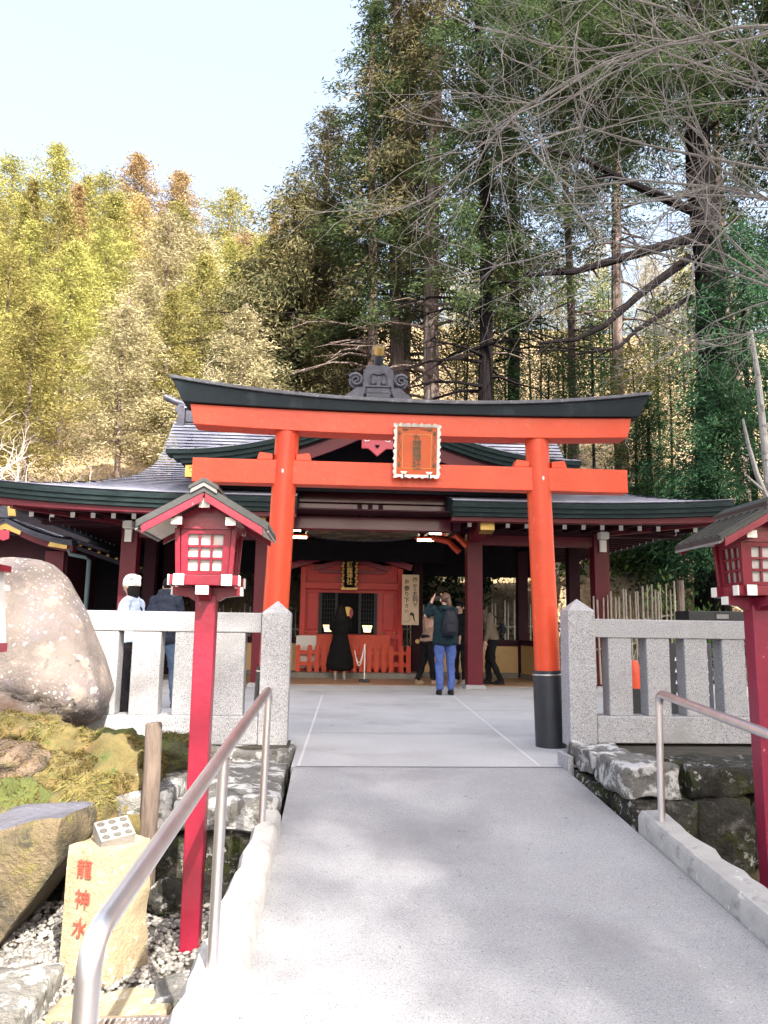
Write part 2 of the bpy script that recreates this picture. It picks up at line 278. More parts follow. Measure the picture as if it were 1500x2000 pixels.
# plaque hung on the torii
PX,PY=.075,7.06
p=thing('shrine_plaque','framed orange name plaque with ruffled white border at the middle of the torii','plaque',(PX,PY,2.72),)
PM=Matrix.Translation((PX,PY+.02,2.47))@Matrix.Rotation(rad(7),4,'X')
def ptf(o): o.matrix_local=Matrix.Translation((0,0,-.0))@o.matrix_local
def pmb(f):
    mb=MB(); f(mb); mb.v=[PM@v for v in mb.v]; return mb
hw,hh=.215,.5
pmb(lambda m:m.box(-hw+.02,hw-.02,.0,.02,.02,hh-.02)).build('panel',m_plqr,p)
def fr(m):
    pts=[]
    for (x0,z0),(x1,z1),n in(((-hw,0),(hw,0),22),((hw,0),(hw,hh),26),((hw,hh),(-hw,hh),22),((-hw,hh),(-hw,0),26)):
        for k in range(n): pts.append((x0+(x1-x0)*k/n,z0+(z1-z0)*k/n))
    r=[]; N=len(pts)
    for i,(x,z) in enumerate(pts):
        w=.008*math.sin(i*1.9)+.004*math.sin(i*3.1+1); nx,nz=(x/hw if abs(x)>hw-.001 else 0),((z-hh/2)/(hh/2) if (z<.001 or z>hh-.001) else 0)
        ox,oz=x+nx*(.004+w),z+nz*(.004+w); ix,iz=x-nx*.024,z-nz*.024
        if nx and not nz: iz=z
        r.append([(ox,-.03,oz),(ox,.02,oz),(ix,.02,iz),(ix,-.012,iz)])
    r.append(r[0]); m.loft(r,False)
pmb(fr).build('carved_frame',m_white,p)
pmb(lambda m:(m.box(-.135,.135,-.004,-.001,.085,.088),m.box(-.135,.135,-.004,-.001,.405,.408),m.box(-.137,-.134,-.004,-.001,.088,.405),m.box(.134,.137,-.004,-.001,.088,.405))).build('inner_border',m_goldf,p)
g=glyphs([(c,0,.372-i*.064,.086) for i,c in enumerate('九頭龍神社')],-.002,.006,.012); g.v=[PM@v for v in g.v]; g.build('lettering',m_letter,p)
def orn(m):
    for s in(-1,1):
        for z in(.42,.12): m.ball((s*.165,-.004,z),(.014,.006,.026),10)
        m.tube([(s*(.165+.012*math.sin(k*1.3)),-.004,.39-.026*k) for k in range(10)],.004,5); m.ball((s*.115,-.004,.452),(.03,.006,.012),10); m.tube([(s*(.085-.012*k),-.004,.456-.004*math.sin(k)) for k in range(6)],.003,5)
pmb(orn).build('scrollwork',m_letter,p)
for s in(-1,1): pmb(lambda m:(m.prism([(s*.12-.018,.03),(s*.12+.018,.03),(s*.12+.034,.055),(s*.12-.034,.055)],'y',-.012,-.006))).build('fan_bracket',m_white,p); pmb(lambda m:m.box(s*.12-.006,s*.12+.006,-.04,-.01,-.03,.03)).build('hook',m_black,p)
# ------------------------------------------------------------------ granite fences
def gfence(label,px0,px1,y,rails,bals,side,zt):
    f_=(6.75-0)/(y+.05); sx=lambda v:-.695+(v+.695)*f_; px0,px1=sx(px0),sx(px1); rails=tuple(map(sx,rails)); bals=[(sx(a),sx(b)) for a,b in bals]; y=6.73; zs=lambda v:1.04+(v-1.04)*f_; zt=zs(zt)
    g=thing('granite_fence',label,'fence',((px0+px1)/2,y+.13,0),'granite fences beside the torii')
    pw=(px1-px0)/2; cx=(px0+px1)/2
    m=MB(); m.loft([[(px0,y,.07),(px1,y,.07),(px1,y+2*pw,.07),(px0,y+2*pw,.07)],[(px0,y,zt),(px1,y,zt),(px1,y+2*pw,zt),(px0,y+2*pw,zt)],[(cx-.004,y+pw-.004,zt+.105),(cx+.004,y+pw-.004,zt+.105),(cx+.004,y+pw+.004,zt+.105),(cx-.004,y+pw+.004,zt+.105)]]); m.build('end_post',m_granite,g,bevel=.006)
    x0,x1=rails
    MB().box(x0,x1,y+.03,y+.23,zs(1.0),zs(1.182)).build('top_rail',m_granite,g,bevel=.008)
    MB().box(x0,x1,y+.0,y+.27,zs(-.0),zs(.25)).build('base_beam',m_granite,g,bevel=.008)
    for a,b in bals: MB().box(a,b,y+.04,y+.22,zs(.249),zs(1.001)).build('baluster',m_granite,g,bevel=.01)
    return g
gfence('granite balustrade left of the torii, running behind the big boulder',-1.33,-1.066,7.2,(-4.9,-1.334),[(-1.751,-1.48),(-2.12,-1.86),(-2.504,-2.245),(-2.885,-2.626),(-3.27,-3.01),(-3.65,-3.39),(-4.03,-3.77),(-4.41,-4.15)],-1,1.185)
gfence('granite balustrade right of the torii, behind the mossy stone wall',1.62,1.885,7.42,(1.89,5.6),[(2.03,2.265),(2.415,2.65),(2.80,3.035),(3.185,3.42),(3.57,3.805),(3.955,4.19),(4.34,4.575)],1,1.26)
# ------------------------------------------------------------------ rough stones
def rough(x0,x1,y0,y1,z0,z1,seed,amp=.03,cuts=7,fr=6.,rot=0,warp=.0):
    bm=bmesh.new(); bmesh.ops.create_cube(bm,size=1); bmesh.ops.subdivide_edges(bm,edges=bm.edges,cuts=cuts,use_grid_fill=True)
    c=V(((x0+x1)/2,(y0+y1)/2,(z0+z1)/2)); sz=V((x1-x0,y1-y0,z1-z0)); R=Matrix.Rotation(rot,3,'Z'); m=MB(); vs=[]
    for v in bm.verts:
        q=v.co.copy(); e=sorted((abs(q.x),abs(q.y),abs(q.z)))[1]; k=max(0,e-.38)*.35
        q=q*(1-k); p=V((q.x*sz.x,q.y*sz.y,q.z*sz.z)); n=noise.noise_vector(p*fr+V((seed*3.1,seed*1.7,seed)))*amp+noise.noise_vector(p*fr*.35+V((seed,7,seed*2)))*amp*(1.4+warp)
        vs.append(c+R@(p+n))
    bm.verts.index_update(); m.add(vs,[tuple(v.index for v in f.verts) for f in bm.faces]); bm.free(); return m
w=thing('stone_retaining_wall','low dark retaining wall of big lichened blocks under the right granite fence','wall',(1.9,5.2,-.6),'stone walls beside the ramp')
for i,(b) in enumerate([(1.19,1.55,5.58,6.22,.0,.19),(1.19,1.56,4.93,5.56,.02,.21),(1.58,2.32,4.93,5.4,.02,.22),(2.34,3.1,4.93,5.4,.02,.21),(1.195,1.6,5.4,6.15,-.24,-.005),(1.21,1.62,4.90,5.38,-.42,.01),(1.64,1.99,4.93,5.4,-.43,.01),(2.01,2.36,4.94,5.4,-.40,.01),(2.38,3.0,4.93,5.4,-.44,.01)]): rough(*b,i+3,.03,9,7.).build('stone',m_ledge if i<2 else m_wall,w,smooth=True,sharp=50)
for i,b in enumerate([(1.5,1.9,4.98,5.4,-.68,-.43),(1.93,2.25,4.96,5.4,-.68,-.44),(2.28,2.9,4.97,5.4,-.68,-.45)]): rough(*b,i+23,.03).build('stone',m_mossr,w,smooth=True,sharp=50)
MB().box(1.52,5.6,5.38,7.05,-.7,.075).build('backfill_soil',m_dirt,kind='structure'); MB().box(-4.9,-1.02,6.6,7.05,-.7,.068).box(-3.6,-1.02,5.3,6.59,-.7,-.06).build('backfill_soil',m_dirt,kind='structure')
b=rough(1.145,1.19,6.0,6.28,-.08,.11,5,.006,3); tag(b.build('kerb_stone',m_granite,org=(1.17,6.1,0),smooth=True),'small pale kerb stone at the foot of the right torii pillar','kerb stone')
w=thing('stone_ledge','pale lichen-topped stone ledge under the left granite fence','wall',(-1.6,5.8,-.6),'stone walls beside the ramp')
for i,(b,m) in enumerate([((-1.62,-1.0,4.97,6.55,-.2,.0),m_ledge),((-2.0,-1.63,5.0,6.6,-.2,.04),m_ledge),((-2.4,-2.02,5.05,6.4,-.22,.02),m_ledge),((-1.7,-.985,6.42,7.02,-.1,.078),m_ledge),((-2.5,-1.72,6.45,7.0,-.12,.075),m_ledge),((-1.45,-1.02,5.02,5.6,-.66,-.2),m_wall),((-1.86,-1.46,5.06,5.6,-.66,-.21),m_wall),((-2.3,-1.88,5.05,5.6,-.64,-.22),m_boulu)]): rough(*b,i+40,.03).build('stone',m,w,smooth=True,sharp=50)
# ------------------------------------------------------------------ kerbs and handrails
def curb(lab,pts):
    rg=[]; n=60
    for k in range(n+1):
        y=4.73-k/n*5.4; i,o=pts(y); z=rampz(y)+.112; q=V((0,y*3.3,o*3))
        jo=noise.noise(q*2.6)*.035; jz=noise.noise(q*3+V((9,0,0)))*.008
        sg=1 if o>i else -1
        rg.append([(i-sg*.012,y,-.9),(i-sg*.006,y,z-.03+jz),(i+sg*.014,y,z+jz),(o+jo-sg*.02,y,z+.004+jz*2),(o+jo,y,z-.03),(o+jo+sg*.01,y,-.9)])
    tag(MB().loft(rg).build('kerb',m_curb,org=((pts(3)[0]+pts(3)[1])/2,3,-.5),smooth=True,sharp=40),lab,'kerb','raised kerbs along the ramp')
curb('weathered concrete kerb along the left ramp edge carrying the handrail',lambda y:(-.963-.012*(4.7-y),-1.085-.05*max(0,4.7-y)))
curb('lichen-spotted concrete kerb along the right ramp edge below the stone wall',lambda y:(1.185-.003*(4.7-y),1.34+.01*max(0,4.7-y)))
def smoothpath(p,q,r,n=6):   # rounded corner at q between p and r
    p,q,r=V(p),V(q),V(r); a=q+(p-q).normalized()*.07; b=q+(r-q).normalized()*.07
    return [a.lerp(q,t).lerp(q.lerp(b,t),t) for t in [k/n for k in range(n+1)]]
def rail(lab,x0,x1,xm):
    r=thing('handrail',lab,'handrail',(x0,4.55,-.05),'stainless handrails along the ramp')
    top=V((x0,4.55,.695)); low=V((x1,1.64,.435)); foot=V((x1-.01*(1 if x1<0 else -1),1.62,-.75))
    path=[V((x0,4.55,.62))]+[q for q in smoothpath((x0,4.55,.6),top,low)]+[top.lerp(low,k/8) for k in range(1,8)]+smoothpath(top,low,foot)+[low.lerp(foot,.5),foot]
    MB().tube(path,.0245,16).build('rail_tube',m_steel,r,smooth=True,sharp=80)
    MB().tube([(x0,4.55,.62),(x0-.012,4.55,-.09)],.0205,14).build('post',m_steel,r,smooth=True,sharp=60)
    MB().tube([(xm,3.0,.555),(xm-.01*(1 if xm<0 else -1),3.0,-.25)],.0205,14).build('post',m_steel,r,smooth=True,sharp=60)
    MB().disc((x0-.012,4.55,-.045),.034,'z',.012).build('base_flange',m_steel,r)
rail('stainless steel handrail on the left kerb, rising past the red lantern post',-1.042,-1.145,-1.08)
rail('stainless steel handrail on the right kerb before the mossy stone wall',1.258,1.37,1.315)
# ------------------------------------------------------------------ red wooden lanterns
LX,LY=-1.385,4.36
L=thing('wooden_lantern','crimson wooden post lantern standing left of the ramp behind the handrail','lantern',(LX,LY,-.6),'crimson post lanterns beside the ramp')
def X(f):
    m=MB(); f(m); m.v=[v+V((LX,LY,0)) for v in m.v]; return m
X(lambda m:m.loft([[(a*q,b*q,z) for a,b in((-1,-1),(1,-1),(1,1),(-1,1))] for q,z in((.053,-.63),(.060,1.215))])).build('post',m_red,L,bevel=.006)
for k in(0,1):
    def arm(m,k=k):
        poly=[(-.2,1.262),(.2,1.262),(.2,1.217),(.11,1.207),(.075,1.187),(-.075,1.187),(-.11,1.207),(-.2,1.217)]
        m.prism([(x,z-.0015*k) for x,z in poly],'y' if k==0 else 'x',-.036+.001*k,.036-.001*k)
    X(arm).build('bracket_arm',m_red,L,bevel=.003)
    for s in(-1,1):
        X(lambda m:(m.box(s*.2-.001,s*.2+.012*s if s>0 else s*.2-.012,-.037,.037,1.216,1.263) if k==0 else m.box(-.037,.037,min(s*.2,s*.212),max(s*.2,s*.212),1.2145,1.2615))).build('white_cap',m_white,L,bevel=.002)
for k in(0,1):
    for s in(-1,1):
        z0,z1=(1.264,1.322) if k else (1.2655,1.3205)
        X(lambda m:(m.box(-.2,.2,s*.138-.03,s*.138+.03,z0,z1) if k==0 else m.box(s*.138-.03,s*.138+.03,-.2,.2,z0,z1))).build('sill_beam',m_red,L,bevel=.003)
        for e in(-1,1):
            a,b=sorted((e*.2,e*.209)); X(lambda m:(m.box(a,b,s*.138-.031,s*.138+.031,z0-.001,z1+.001) if k==0 else m.box(s*.138-.031,s*.138+.031,a,b,z0-.001,z1+.001))).build('white_cap',m_white,L,bevel=.002)
def fx(h,z,s): return [(a*s,b*s,z) for a,b in((-1,-1),(1,-1),(1,1),(-1,1))]
X(lambda m:m.loft([fx(0,1.33,.118),fx(0,1.55,.132)])).build('paper_box',m_paper,L)
for a in(-1,1):
    for b in(-1,1):
        X(lambda m:m.loft([[(a*(.152+.014*t)+x*.014,b*(.152+.014*t)+y*.014,1.322+.25*t) for x,y in((-1,-1),(1,-1),(1,1),(-1,1))] for t in(0,1)])).build('corner_post',m_red,L,bevel=.003)
def face(k):
    R=Matrix.Rotation(k*PI/2,4,'Z')
    def P(x,z,d): t=(z-1.322)/.25; o=.146+.014*t; return R@V((x*(1+.06*t),-o+d,z))
    def slab(m,x0,x1,z0,z1,d0,d1): m.loft([[P(x0,z0,d),P(x1,z0,d),P(x1,z1,d),P(x0,z1,d)] for d in(d0,d1)])
    fm=X(lambda m:(slab(m,-.137,-.098,1.323,1.57,.0,.022),slab(m,.098,.137,1.323,1.57,.0,.022),slab(m,-.0975,.0975,1.323,1.345,.0,.022),slab(m,-.0975,.0975,1.545,1.57,.0,.022))).build('window_frame',m_red,L)
    for i in(-1,1): X(lambda m:slab(m,i*.034-.0065,i*.034+.0065,1.3455,1.5445,.006,.02)).build('glazing_bar',m_red,fm)
    for i in(0,1): X(lambda m:slab(m,-.097,.097,1.406+.066*i,1.419+.066*i,.005,.019)).build('glazing_bar',m_red,fm)
for k in range(4): face(k)
X(lambda m:m.loft([fx(0,1.571,.17),fx(0,1.63,.17)])).build('frieze',m_red,L)
X(lambda m:m.prism([(-.17,1.631),(.17,1.631),(0,1.725)],'y',-.16,.16)).build('gable_board',m_red,L)
for x,z in((-.155,1.607),(.155,1.607),(0,1.70)):
    X(lambda m:m.box(x-.028,x+.028,-.262,.262,z-.024,z+.02)).build('purlin',m_red,L)
    for e in(-1,1): a,b=sorted((e*.262,e*.272)); X(lambda m:m.prism([(x-.030,z-.025),(x+.030,z-.025),(x+.030,z+.018 if x<=0 else z-.002),(x,z+.03) if x==0 else (x,z+.016),(x-.030,z+.018 if x>=0 else z-.002)],'y',a,b)).build('white_cap',m_white,L)
AZ=1.782; SL=.53
def slope(s,x0,x1,dz,y0,y1,th): 
    return lambda m:m.prism([(s*x0,AZ+dz-SL*x0),(s*x1,AZ+dz-SL*x1),(s*x1,AZ+dz-th-SL*x1),(s*x0,AZ+dz-th-SL*x0)],'y',y0,y1)
for s in(-1,1):
    X(slope(s,.002,.355,-.028,-.285,.285,.012)).build('roof_board',m_white,L)
    rs=X(slope(s,.0,.375,0,-.31,.31,.027)).build('roof_slope',m_tile,L)
    for i in range(7): X(slope(s,.03,.379,.014,-.30+.0917*i,-.274+.0917*i-.002,.0135)).build('roof_batten',m_tile,rs)
    for e in(-1,1):
        y0,y1=sorted((e*.288,e*.306)); X(slope(s,.006,.345,-.029,y0,y1,.045)).build('barge_board',m_red,L,bevel=.002)
    X(slope(s,.365,.38,-.0275,-.30,.30,.012)).build('eave_fascia',m_grey,L)
    X(slope(s,.0,.085,.047,-.33,.33,.02)).build('ridge_cap',m_tile,L)
    X(slope(s,.0,.075,.0265,-.322,.322,.025)).build('ridge_cap_edge',m_grey,L)
L.scale=(.92,.92,1); L2=copy_tree(L); L2.location=(1.785,4.36,-.6); L2['label']='crimson wooden post lantern with chipped paint at the right picture edge, beside the right handrail'
for c in L2.children:
    if c.name.startswith(('post','bracket_arm')): c.data=c.data.copy(); c.data.materials[0]=m_redr
# ------------------------------------------------------------------ boulder, mossy rocks, carved stone, pebbles
def ico(n): 
    bm=bmesh.new(); bmesh.ops.create_icosphere(bm,subdivisions=n,radius=1); bm.verts.index_update()
    r=[v.co.copy() for v in bm.verts],[tuple(v.index for v in f.verts) for f in bm.faces]; bm.free(); return r
I4=ico(4); I5=ico(5); I1=ico(1)
bp=[(-3.21,1.545),(-2.98,1.53),(-2.8,1.40),(-2.6,1.11),(-2.43,.78),(-2.335,.57),(-2.37,.42),(-2.52,.28),(-2.73,.2),(-3.3,.1),(-4.1,.1),(-4.5,.6),(-4.35,1.2),(-3.7,1.52)]
bc=V((-3.25,.78)); bp=[(-.695+(x+.695)*1.055,1.04+(z-1.04)*1.055) for x,z in bp]; pol=sorted([(math.atan2(z-bc.y,x-bc.x),math.hypot(x-bc.x,z-bc.y)) for x,z in bp])
def prad(a):
    for i in range(len(pol)):
        a0,r0=pol[i-1]; a1,r1=pol[i]
        if i==0: a0-=2*PI
        if a0<=a<=a1: t=(a-a0)/(a1-a0); x0,z0,x1,z1=r0*math.cos(a0),r0*math.sin(a0),r1*math.cos(a1),r1*math.sin(a1); 
        else: continue
        # intersection of the ray with the chord
        d=(math.cos(a),math.sin(a)); ex,ez=x1-x0,z1-z0; den=d[0]*ez-d[1]*ex
        return (x0*ez-z0*ex)/den if abs(den)>1e-6 else r0
    return pol[-1][1]
mb=MB(); vs=[]
for v in I5[0]:
    a=math.atan2(v.z,v.x); rr=math.hypot(v.x,v.z); k=sum(prad(((a+e+PI)%(2*PI))-PI) for e in(-.02,0,.02))/3
    s=min(1,rr*1.12)**.8; p=V((bc.x+math.cos(a)*k*s,6.42+.55*(1 if v.y>0 else -1)*(1-min(1,rr)**5)*(.75-.25*v.z)+.14*v.z,bc.y+math.sin(a)*k*s))
    zl=.66-(p.x+3.2)*.33; p+=noise.noise_vector(p*1.7)*V((.03,.12,.03))+noise.noise_vector(p*6)*.012; lo=max(0,min(1,(zl-p.z)/.1)); p+=noise.noise_vector(p*10)*.04*lo; p.y+=.10*lo
    vs.append(p)
mb.add(vs,I5[1])
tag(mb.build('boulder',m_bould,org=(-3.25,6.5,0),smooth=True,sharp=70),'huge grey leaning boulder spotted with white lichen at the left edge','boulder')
def strands(vs,fs,n,ln,seed,name,parent,upmin=-.2):
    r=random.Random(seed); m=MB()
    for _ in range(n):
        f=r.choice(fs); a,b,c=(vs[i] for i in f[:3]); u,w=r.random(),r.random(); 
        if u+w>1: u,w=1-u,1-w
        p=a+(b-a)*u+(c-a)*w; nn=(b-a).cross(c-a).normalized()
        if nn.z<upmin or noise.noise(p*5)<-.12: continue
        d=(nn+V((r.uniform(-1,1),r.uniform(-1,1),r.uniform(-1.2,.4)))).normalized(); s=d.cross(V((r.random(),r.random(),r.random()))).normalized()*.0036; l=ln*r.uniform(.4,1.3)
        m.add([p-s,p+s,p+d*l+V((0,0,-l*.35))],[(0,1,2)])
    m.build(name,m_mossf,parent,kind='stuff',normals=False)
def rock(name,lab,cat,c,r,seed,mat,group=None,amp=.22,flat=0,moss=0,fr=1.6,rot=0):
    c=V(c); vs=[]; R=Matrix.Rotation(rot,3,'Z')
    for v in I4[0]:
        d=1+amp*noise.noise(v*fr+V((seed*2.3,seed,0)))*1.6+.16*noise.noise(v*3.6+V((seed,0,3)))+.07*noise.noise(v*9+V((seed,4,3)))
        p=V((v.x*r[0],v.y*r[1],v.z*r[2]))*d+noise.noise_vector(v*9+V((seed,1,1)))*.03*min(r)
        vs.append(c+R@p)
    o=MB().add(vs,I4[1]).build(name,mat,org=(c.x,c.y,c.z-r[2]),smooth=True,sharp=75); tag(o,lab,cat,group)
    if moss: strands(vs,I4[1],int(moss*3.6),.055,seed,'moss',o)
    return o
G='mossy rocks piled below the boulder'
for i,(c,r,mt,ms,lab) in enumerate([
 ((-2.90,5.75,.30),(.36,.3,.14),m_moss,1500,'long low rock with bright yellow moss directly under the boulder'),
 ((-2.50,5.42,.23),(.24,.24,.17),m_moss,1500,'rounded yellow mossy rock right of the long rock under the boulder'),
 ((-2.16,5.6,.2),(.19,.2,.13),m_moss2,700,'small greenish rock tucked under the right tip of the boulder'),
 ((-2.60,5.05,.18),(.19,.22,.15),m_boulu,300,'grey-topped brown rock at the left edge of the mossy pile'),
 ((-2.36,5.12,.09),(.2,.2,.17),m_moss,900,'brown mossy rock in the middle of the pile'),
 ((-2.06,5.32,.10),(.27,.26,.21),m_moss,2200,'big yellow mossy rock at the right of the pile, below the granite base beam'),
 ((-1.83,5.75,.14),(.26,.3,.13),m_moss2,1500,'dark green shaggy moss-covered rock next to the pale ledge'),
 ((-2.52,4.85,-.05),(.32,.22,.2),m_moss2,900,'broad green-topped mossy rock at the lower left of the pile'),
 ((-2.16,4.95,-.10),(.22,.22,.24),m_moss,1800,'tall mossy rock hanging with dry strands in the lower middle of the pile'),
 ((-1.93,5.2,-.22),(.26,.22,.26),m_moss,900,'olive brown mossy rock low beside the wooden stake'),
 ((-2.5,5.35,-.3),(.5,.3,.4),m_moss2,300,'dark rock at the bottom of the mossy pile behind the flat slate rock')]):
    rock('mossy_rock',lab,'rock',c,r,i*5+2,mt,G,moss=ms,rot=i)
tag(MB().tube([(-1.77,5.0,-.64),(-1.772,5.0,-.3),(-1.768,5.0,.1),(-1.775,5.0,.44),(-1.776,5.0,.452)],[.058,.056,.053,.051,.044],14).build('wooden_stake',m_stake,org=(-1.77,5,-.62),smooth=True,sharp=50),'weathered round wooden stake standing before the stone ledge','stake')
m=rough(-2.95,-2.03,4.3,5.0,-.62,.03,77,.035,12,5,warp=.3)
for v in m.v:   # undercut sloping underside at the right front
    t=(v.z+.62)/.65; lim=-2.42+.42*min(1,t*1.25)
    if v.x>lim and t<.85: v.x=lim+(v.x-lim)*.12
m.m=[1 if (m.v[f[1]]-m.v[f[0]]).cross(m.v[f[2]]-m.v[f[0]]).normalized().z>.75 and m.v[f[0]].z>-.15 else 0 for f in m.f]
tag(m.build('flat_rock',[m_mossr,m_slate],org=(-2.5,4.6,-.6),smooth=True,sharp=50),'large undercut rock with blue-grey slate top left of the carved stone','rock')
tag(rough(-3.0,-1.86,3.45,3.93,-.75,-.5,81,.025,9).build('edging_stone',m_ledge,org=(-2.4,3.7,-.62),smooth=True,sharp=50),'pale flat edging stone in the bottom left corner','edging stone')
tag(rough(-1.84,-1.36,3.60,3.82,-.72,-.575,84,.03,8).build('edging_stone',m_yst,org=(-1.6,3.7,-.62),smooth=True,sharp=50),'low sunlit edging stone between the carved stone and the kerb','edging stone')
tag(rough(-1.46,-1.2,3.66,3.9,-.7,-.54,86,.03,7).build('edging_stone',m_ledge,org=(-1.3,3.8,-.62),smooth=True,sharp=50),'small pale stone wedged against the left kerb by the drain','edging stone')
tag(rock('dark_rock','dark rock on the gravel behind the carved stone','rock',(-1.62,4.85,-.53),(.13,.1,.1),91,m_wall),'dark rock on the gravel behind the carved stone','rock')
g=thing('drain_grate','metal drain grate on the ground at the bottom edge of the picture','drain grate',(-1.5,3.4,-.6))
MB().box(-1.70,-1.32,3.56,3.585,-.625,-.58).box(-1.70,-1.32,3.15,3.175,-.625,-.58).build('frame',m_steel,g)
for i in range(16): MB().box(-1.69+i*.0235,-1.681+i*.0235,3.176,3.559,-.62,-.583).build('grate_bar',m_steel,g)
# carved stone marker
A,B,C,D=V((-1.945,4.05,0)),V((-1.675,3.94,0)),V((-1.575,4.17,0)),V((-1.80,4.35,0)); cen=(A+B+C+D)/4
mk=MB(); rg=[]
for k in range(19):
    t=k/18; z=-.64+.62*t; q=[]
    for p0,p1 in((A,B),(B,C),(C,D),(D,A)):
        for e in range(7):
            p=p0.lerp(p1,e/7); s=1+.03*(1-t)+(.06*(1-t)**3 if p0 is B or p0 is C else 0); p=cen+(p-cen)*(s-(.015 if k==18 else 0))
            fl=.002 if p0 is A else .012
            q.append(V((p.x,p.y,z))+noise.noise_vector(V((p.x*9,p.y*9,z*9)))*fl)
    rg.append(q)
mk.loft(rg); mo=tag(mk.build('stone_marker',m_yst,org=(-1.73,4.13,-.6),smooth=True,sharp=30),'ochre stone pillar carved with red characters behind the handrail bend','stone marker')
Rm=Matrix.Rotation(math.atan2(-.11,.27),3,'Z'); mid=(A+B)/2+V((-.004,-.0055,0)); bs=V((0,0,0))
for ch_,z_ in(('龍',-.115),('神',-.25),('水',-.38)):
    g=glyphs([(ch_,-.035,z_,.092)],0,.004,.003)
    g.v=[mid+Rm@V((v.x,v.y,0))*1+V((0,0,v.z))+ (V((-.003,-.007,0))*max(0,(-.1-v.z))*2.2) for v in g.v]; g.build('carved_character',m_inkr,mo)
cb=MB(); nx=3; cw=.055
for i in range(3):
    for k in range(3):
        cx,cy=(i-1)*cw,(k-1)*cw*.85; sq=[];ci=[];cl=[];cd=[]
        for a in range(16):
            th=2*PI*a/16+PI/4; c_,s_=math.cos(th),math.sin(th); mx=max(abs(c_),abs(s_)); sq.append((cx+c_/mx*cw/2,cy+s_/mx*cw*.85/2,.045)); ci.append((cx+c_*.019,cy+s_*.017,.045)); cl.append((cx+c_*.018,cy+s_*.016,.012))
        cb.loft([sq,ci,cl],False); cb.add(cl,[tuple(range(16))])
w_,d_=cw*1.5,cw*1.275
cb.loft([[(-w_,-d_,z),(w_,-d_,z),(w_,d_,z),(-w_,d_,z)] for z in(-.02,.045)],False)
Rc=Euler((rad(27),rad(-6),rad(32))).to_matrix(); cb.v=[V((-1.745,4.10,.012))+Rc@v for v in cb.v]
tag(cb.build('cup_holder_block',m_block,org=(-1.735,4.12,-.02)),'small pale block with nine round holes on top of the carved stone','holder block')
# pebbles
def pebbles(name,lab_mat,areas,seed):
    r=random.Random(seed); m=MB()
    for x0,x1,y0,y1,n,s in areas:
        for _ in range(n):
            c=V((r.uniform(x0,x1),r.uniform(y0,y1),-.615+r.uniform(0,.014))); q=Matrix.Rotation(r.uniform(0,6.3),3,'Z'); a=V((s*r.uniform(.6,1.5),s*r.uniform(.5,1),s*r.uniform(.4,.7)))
            m.add([c+q@V((v.x*a.x,v.y*a.y,v.z*a.z)) for v in I1[0]],I1[1])
    o=m.build(name,lab_mat,org=(0,4,-.6),smooth=True,sharp=180,kind='stuff'); return o
tag(pebbles('gravel',m_peb,[(-2.6,-1.12,3.5,5.05,3400,.019),(-2.5,-1.9,3.9,4.35,350,.027),(1.36,2.6,3.2,4.95,1500,.014)],5),'grey and white pebbles covering the ground around the lantern posts','gravel')
# paper lantern at the left picture edge
e=thing('paper_lantern','white paper lantern box with red rim cut off by the left picture edge','lantern',(-2.895,4.75,.1))
MB().loft([[(-2.895+a*s,4.75+b*s,z) for a,b in((-1,-1),(1,-1),(1,1),(-1,1))] for s,z in((.205,.93),(.17,1.36))]).build('paper_shade',m_paper,e)
MB().box(-3.107,-2.683,4.54,4.96,.875,.929).build('rim',m_red,e); MB().box(-3.095,-2.695,4.55,4.95,1.361,1.40).build('top_frame',m_red,e)
MB().box(-2.995,-2.715,4.65,4.85,.1,.874).build('post',m_signb,e)
# ------------------------------------------------------------------ worship hall
H=thing('shrine_hall','long open worship hall with curved grey copper roof and front gable behind the torii','shrine hall',(0,16,0))
def interp(tab,t):
    for (a,x),(b,y) in zip(tab,tab[1:]):
        if t<=b: u=(t-a)/(b-a); u=u*u*(3-2*u)*.5+u*.5; return x+(y-x)*u
    return tab[-1][1]
WT=[(0,6.25),(.15,5.6),(.3,4.9),(.45,4.42),(.6,4.25),(1,4.3)]
def wid(t): return interp(WT,t)
def zr(t): return 3.21+2.4*(.33*t+.67*t*t)
def curl(x,t): return .14*(abs(x)/6.2)**4*max(0,1-t*2.2)
def courses(f,n,nu,h,m,lip=.022):
    for k in range(n):
        t0,t1=k/n,(k+1)/n; a=[f(u/nu,t0) for u in range(nu+1)]; b=[f(u/nu,t1) for u in range(nu+1)]
        nz=[p+V((0,0,lip*1.5)) for p in a]; nb=[p-V((0,0,.008)) for p in nz]; ai=[p.lerp(q,.4)-V((0,0,.004)) for p,q in zip(a,b)]; m.loft([ai,nb,nz,b],False,closed=False)
def front(x0f,x1f,ta,tb):
    def f(u,t):
        t=ta+(tb-ta)*t; x=x0f(t)+(x1f(t)-x0f(t))*u; return V((x,12.7+4.3*t,zr(t)+curl(x,t)))
    return f
m=MB(); TC=.36
courses(front(lambda t:-wid(t),lambda t:-1.32,0,TC),13,26,0,m); courses(front(lambda t:1.32,lambda t:wid(t),0,TC),13,26,0,m)
courses(front(lambda t:-wid(t),lambda t:wid(t),TC,1),23,30,0,m); m.build('front_roof_slope',m_roof,H,normals=False)
m=MB()   # side hips, back slope, gable ends
for s in(-1,1):
    def f(u,t,s=s): t*=.45; y0=12.7+4.3*t; y1=21.3-4.3*t; x=s*wid(t); return V((x,y0+(y1-y0)*u,zr(t)+.14*abs(2*u-1)**6*max(0,1-t*2.2)))
    m=MB(); courses(f,14,14,0,m); m.build('hip_roof_slope',m_roof,H,normals=False)
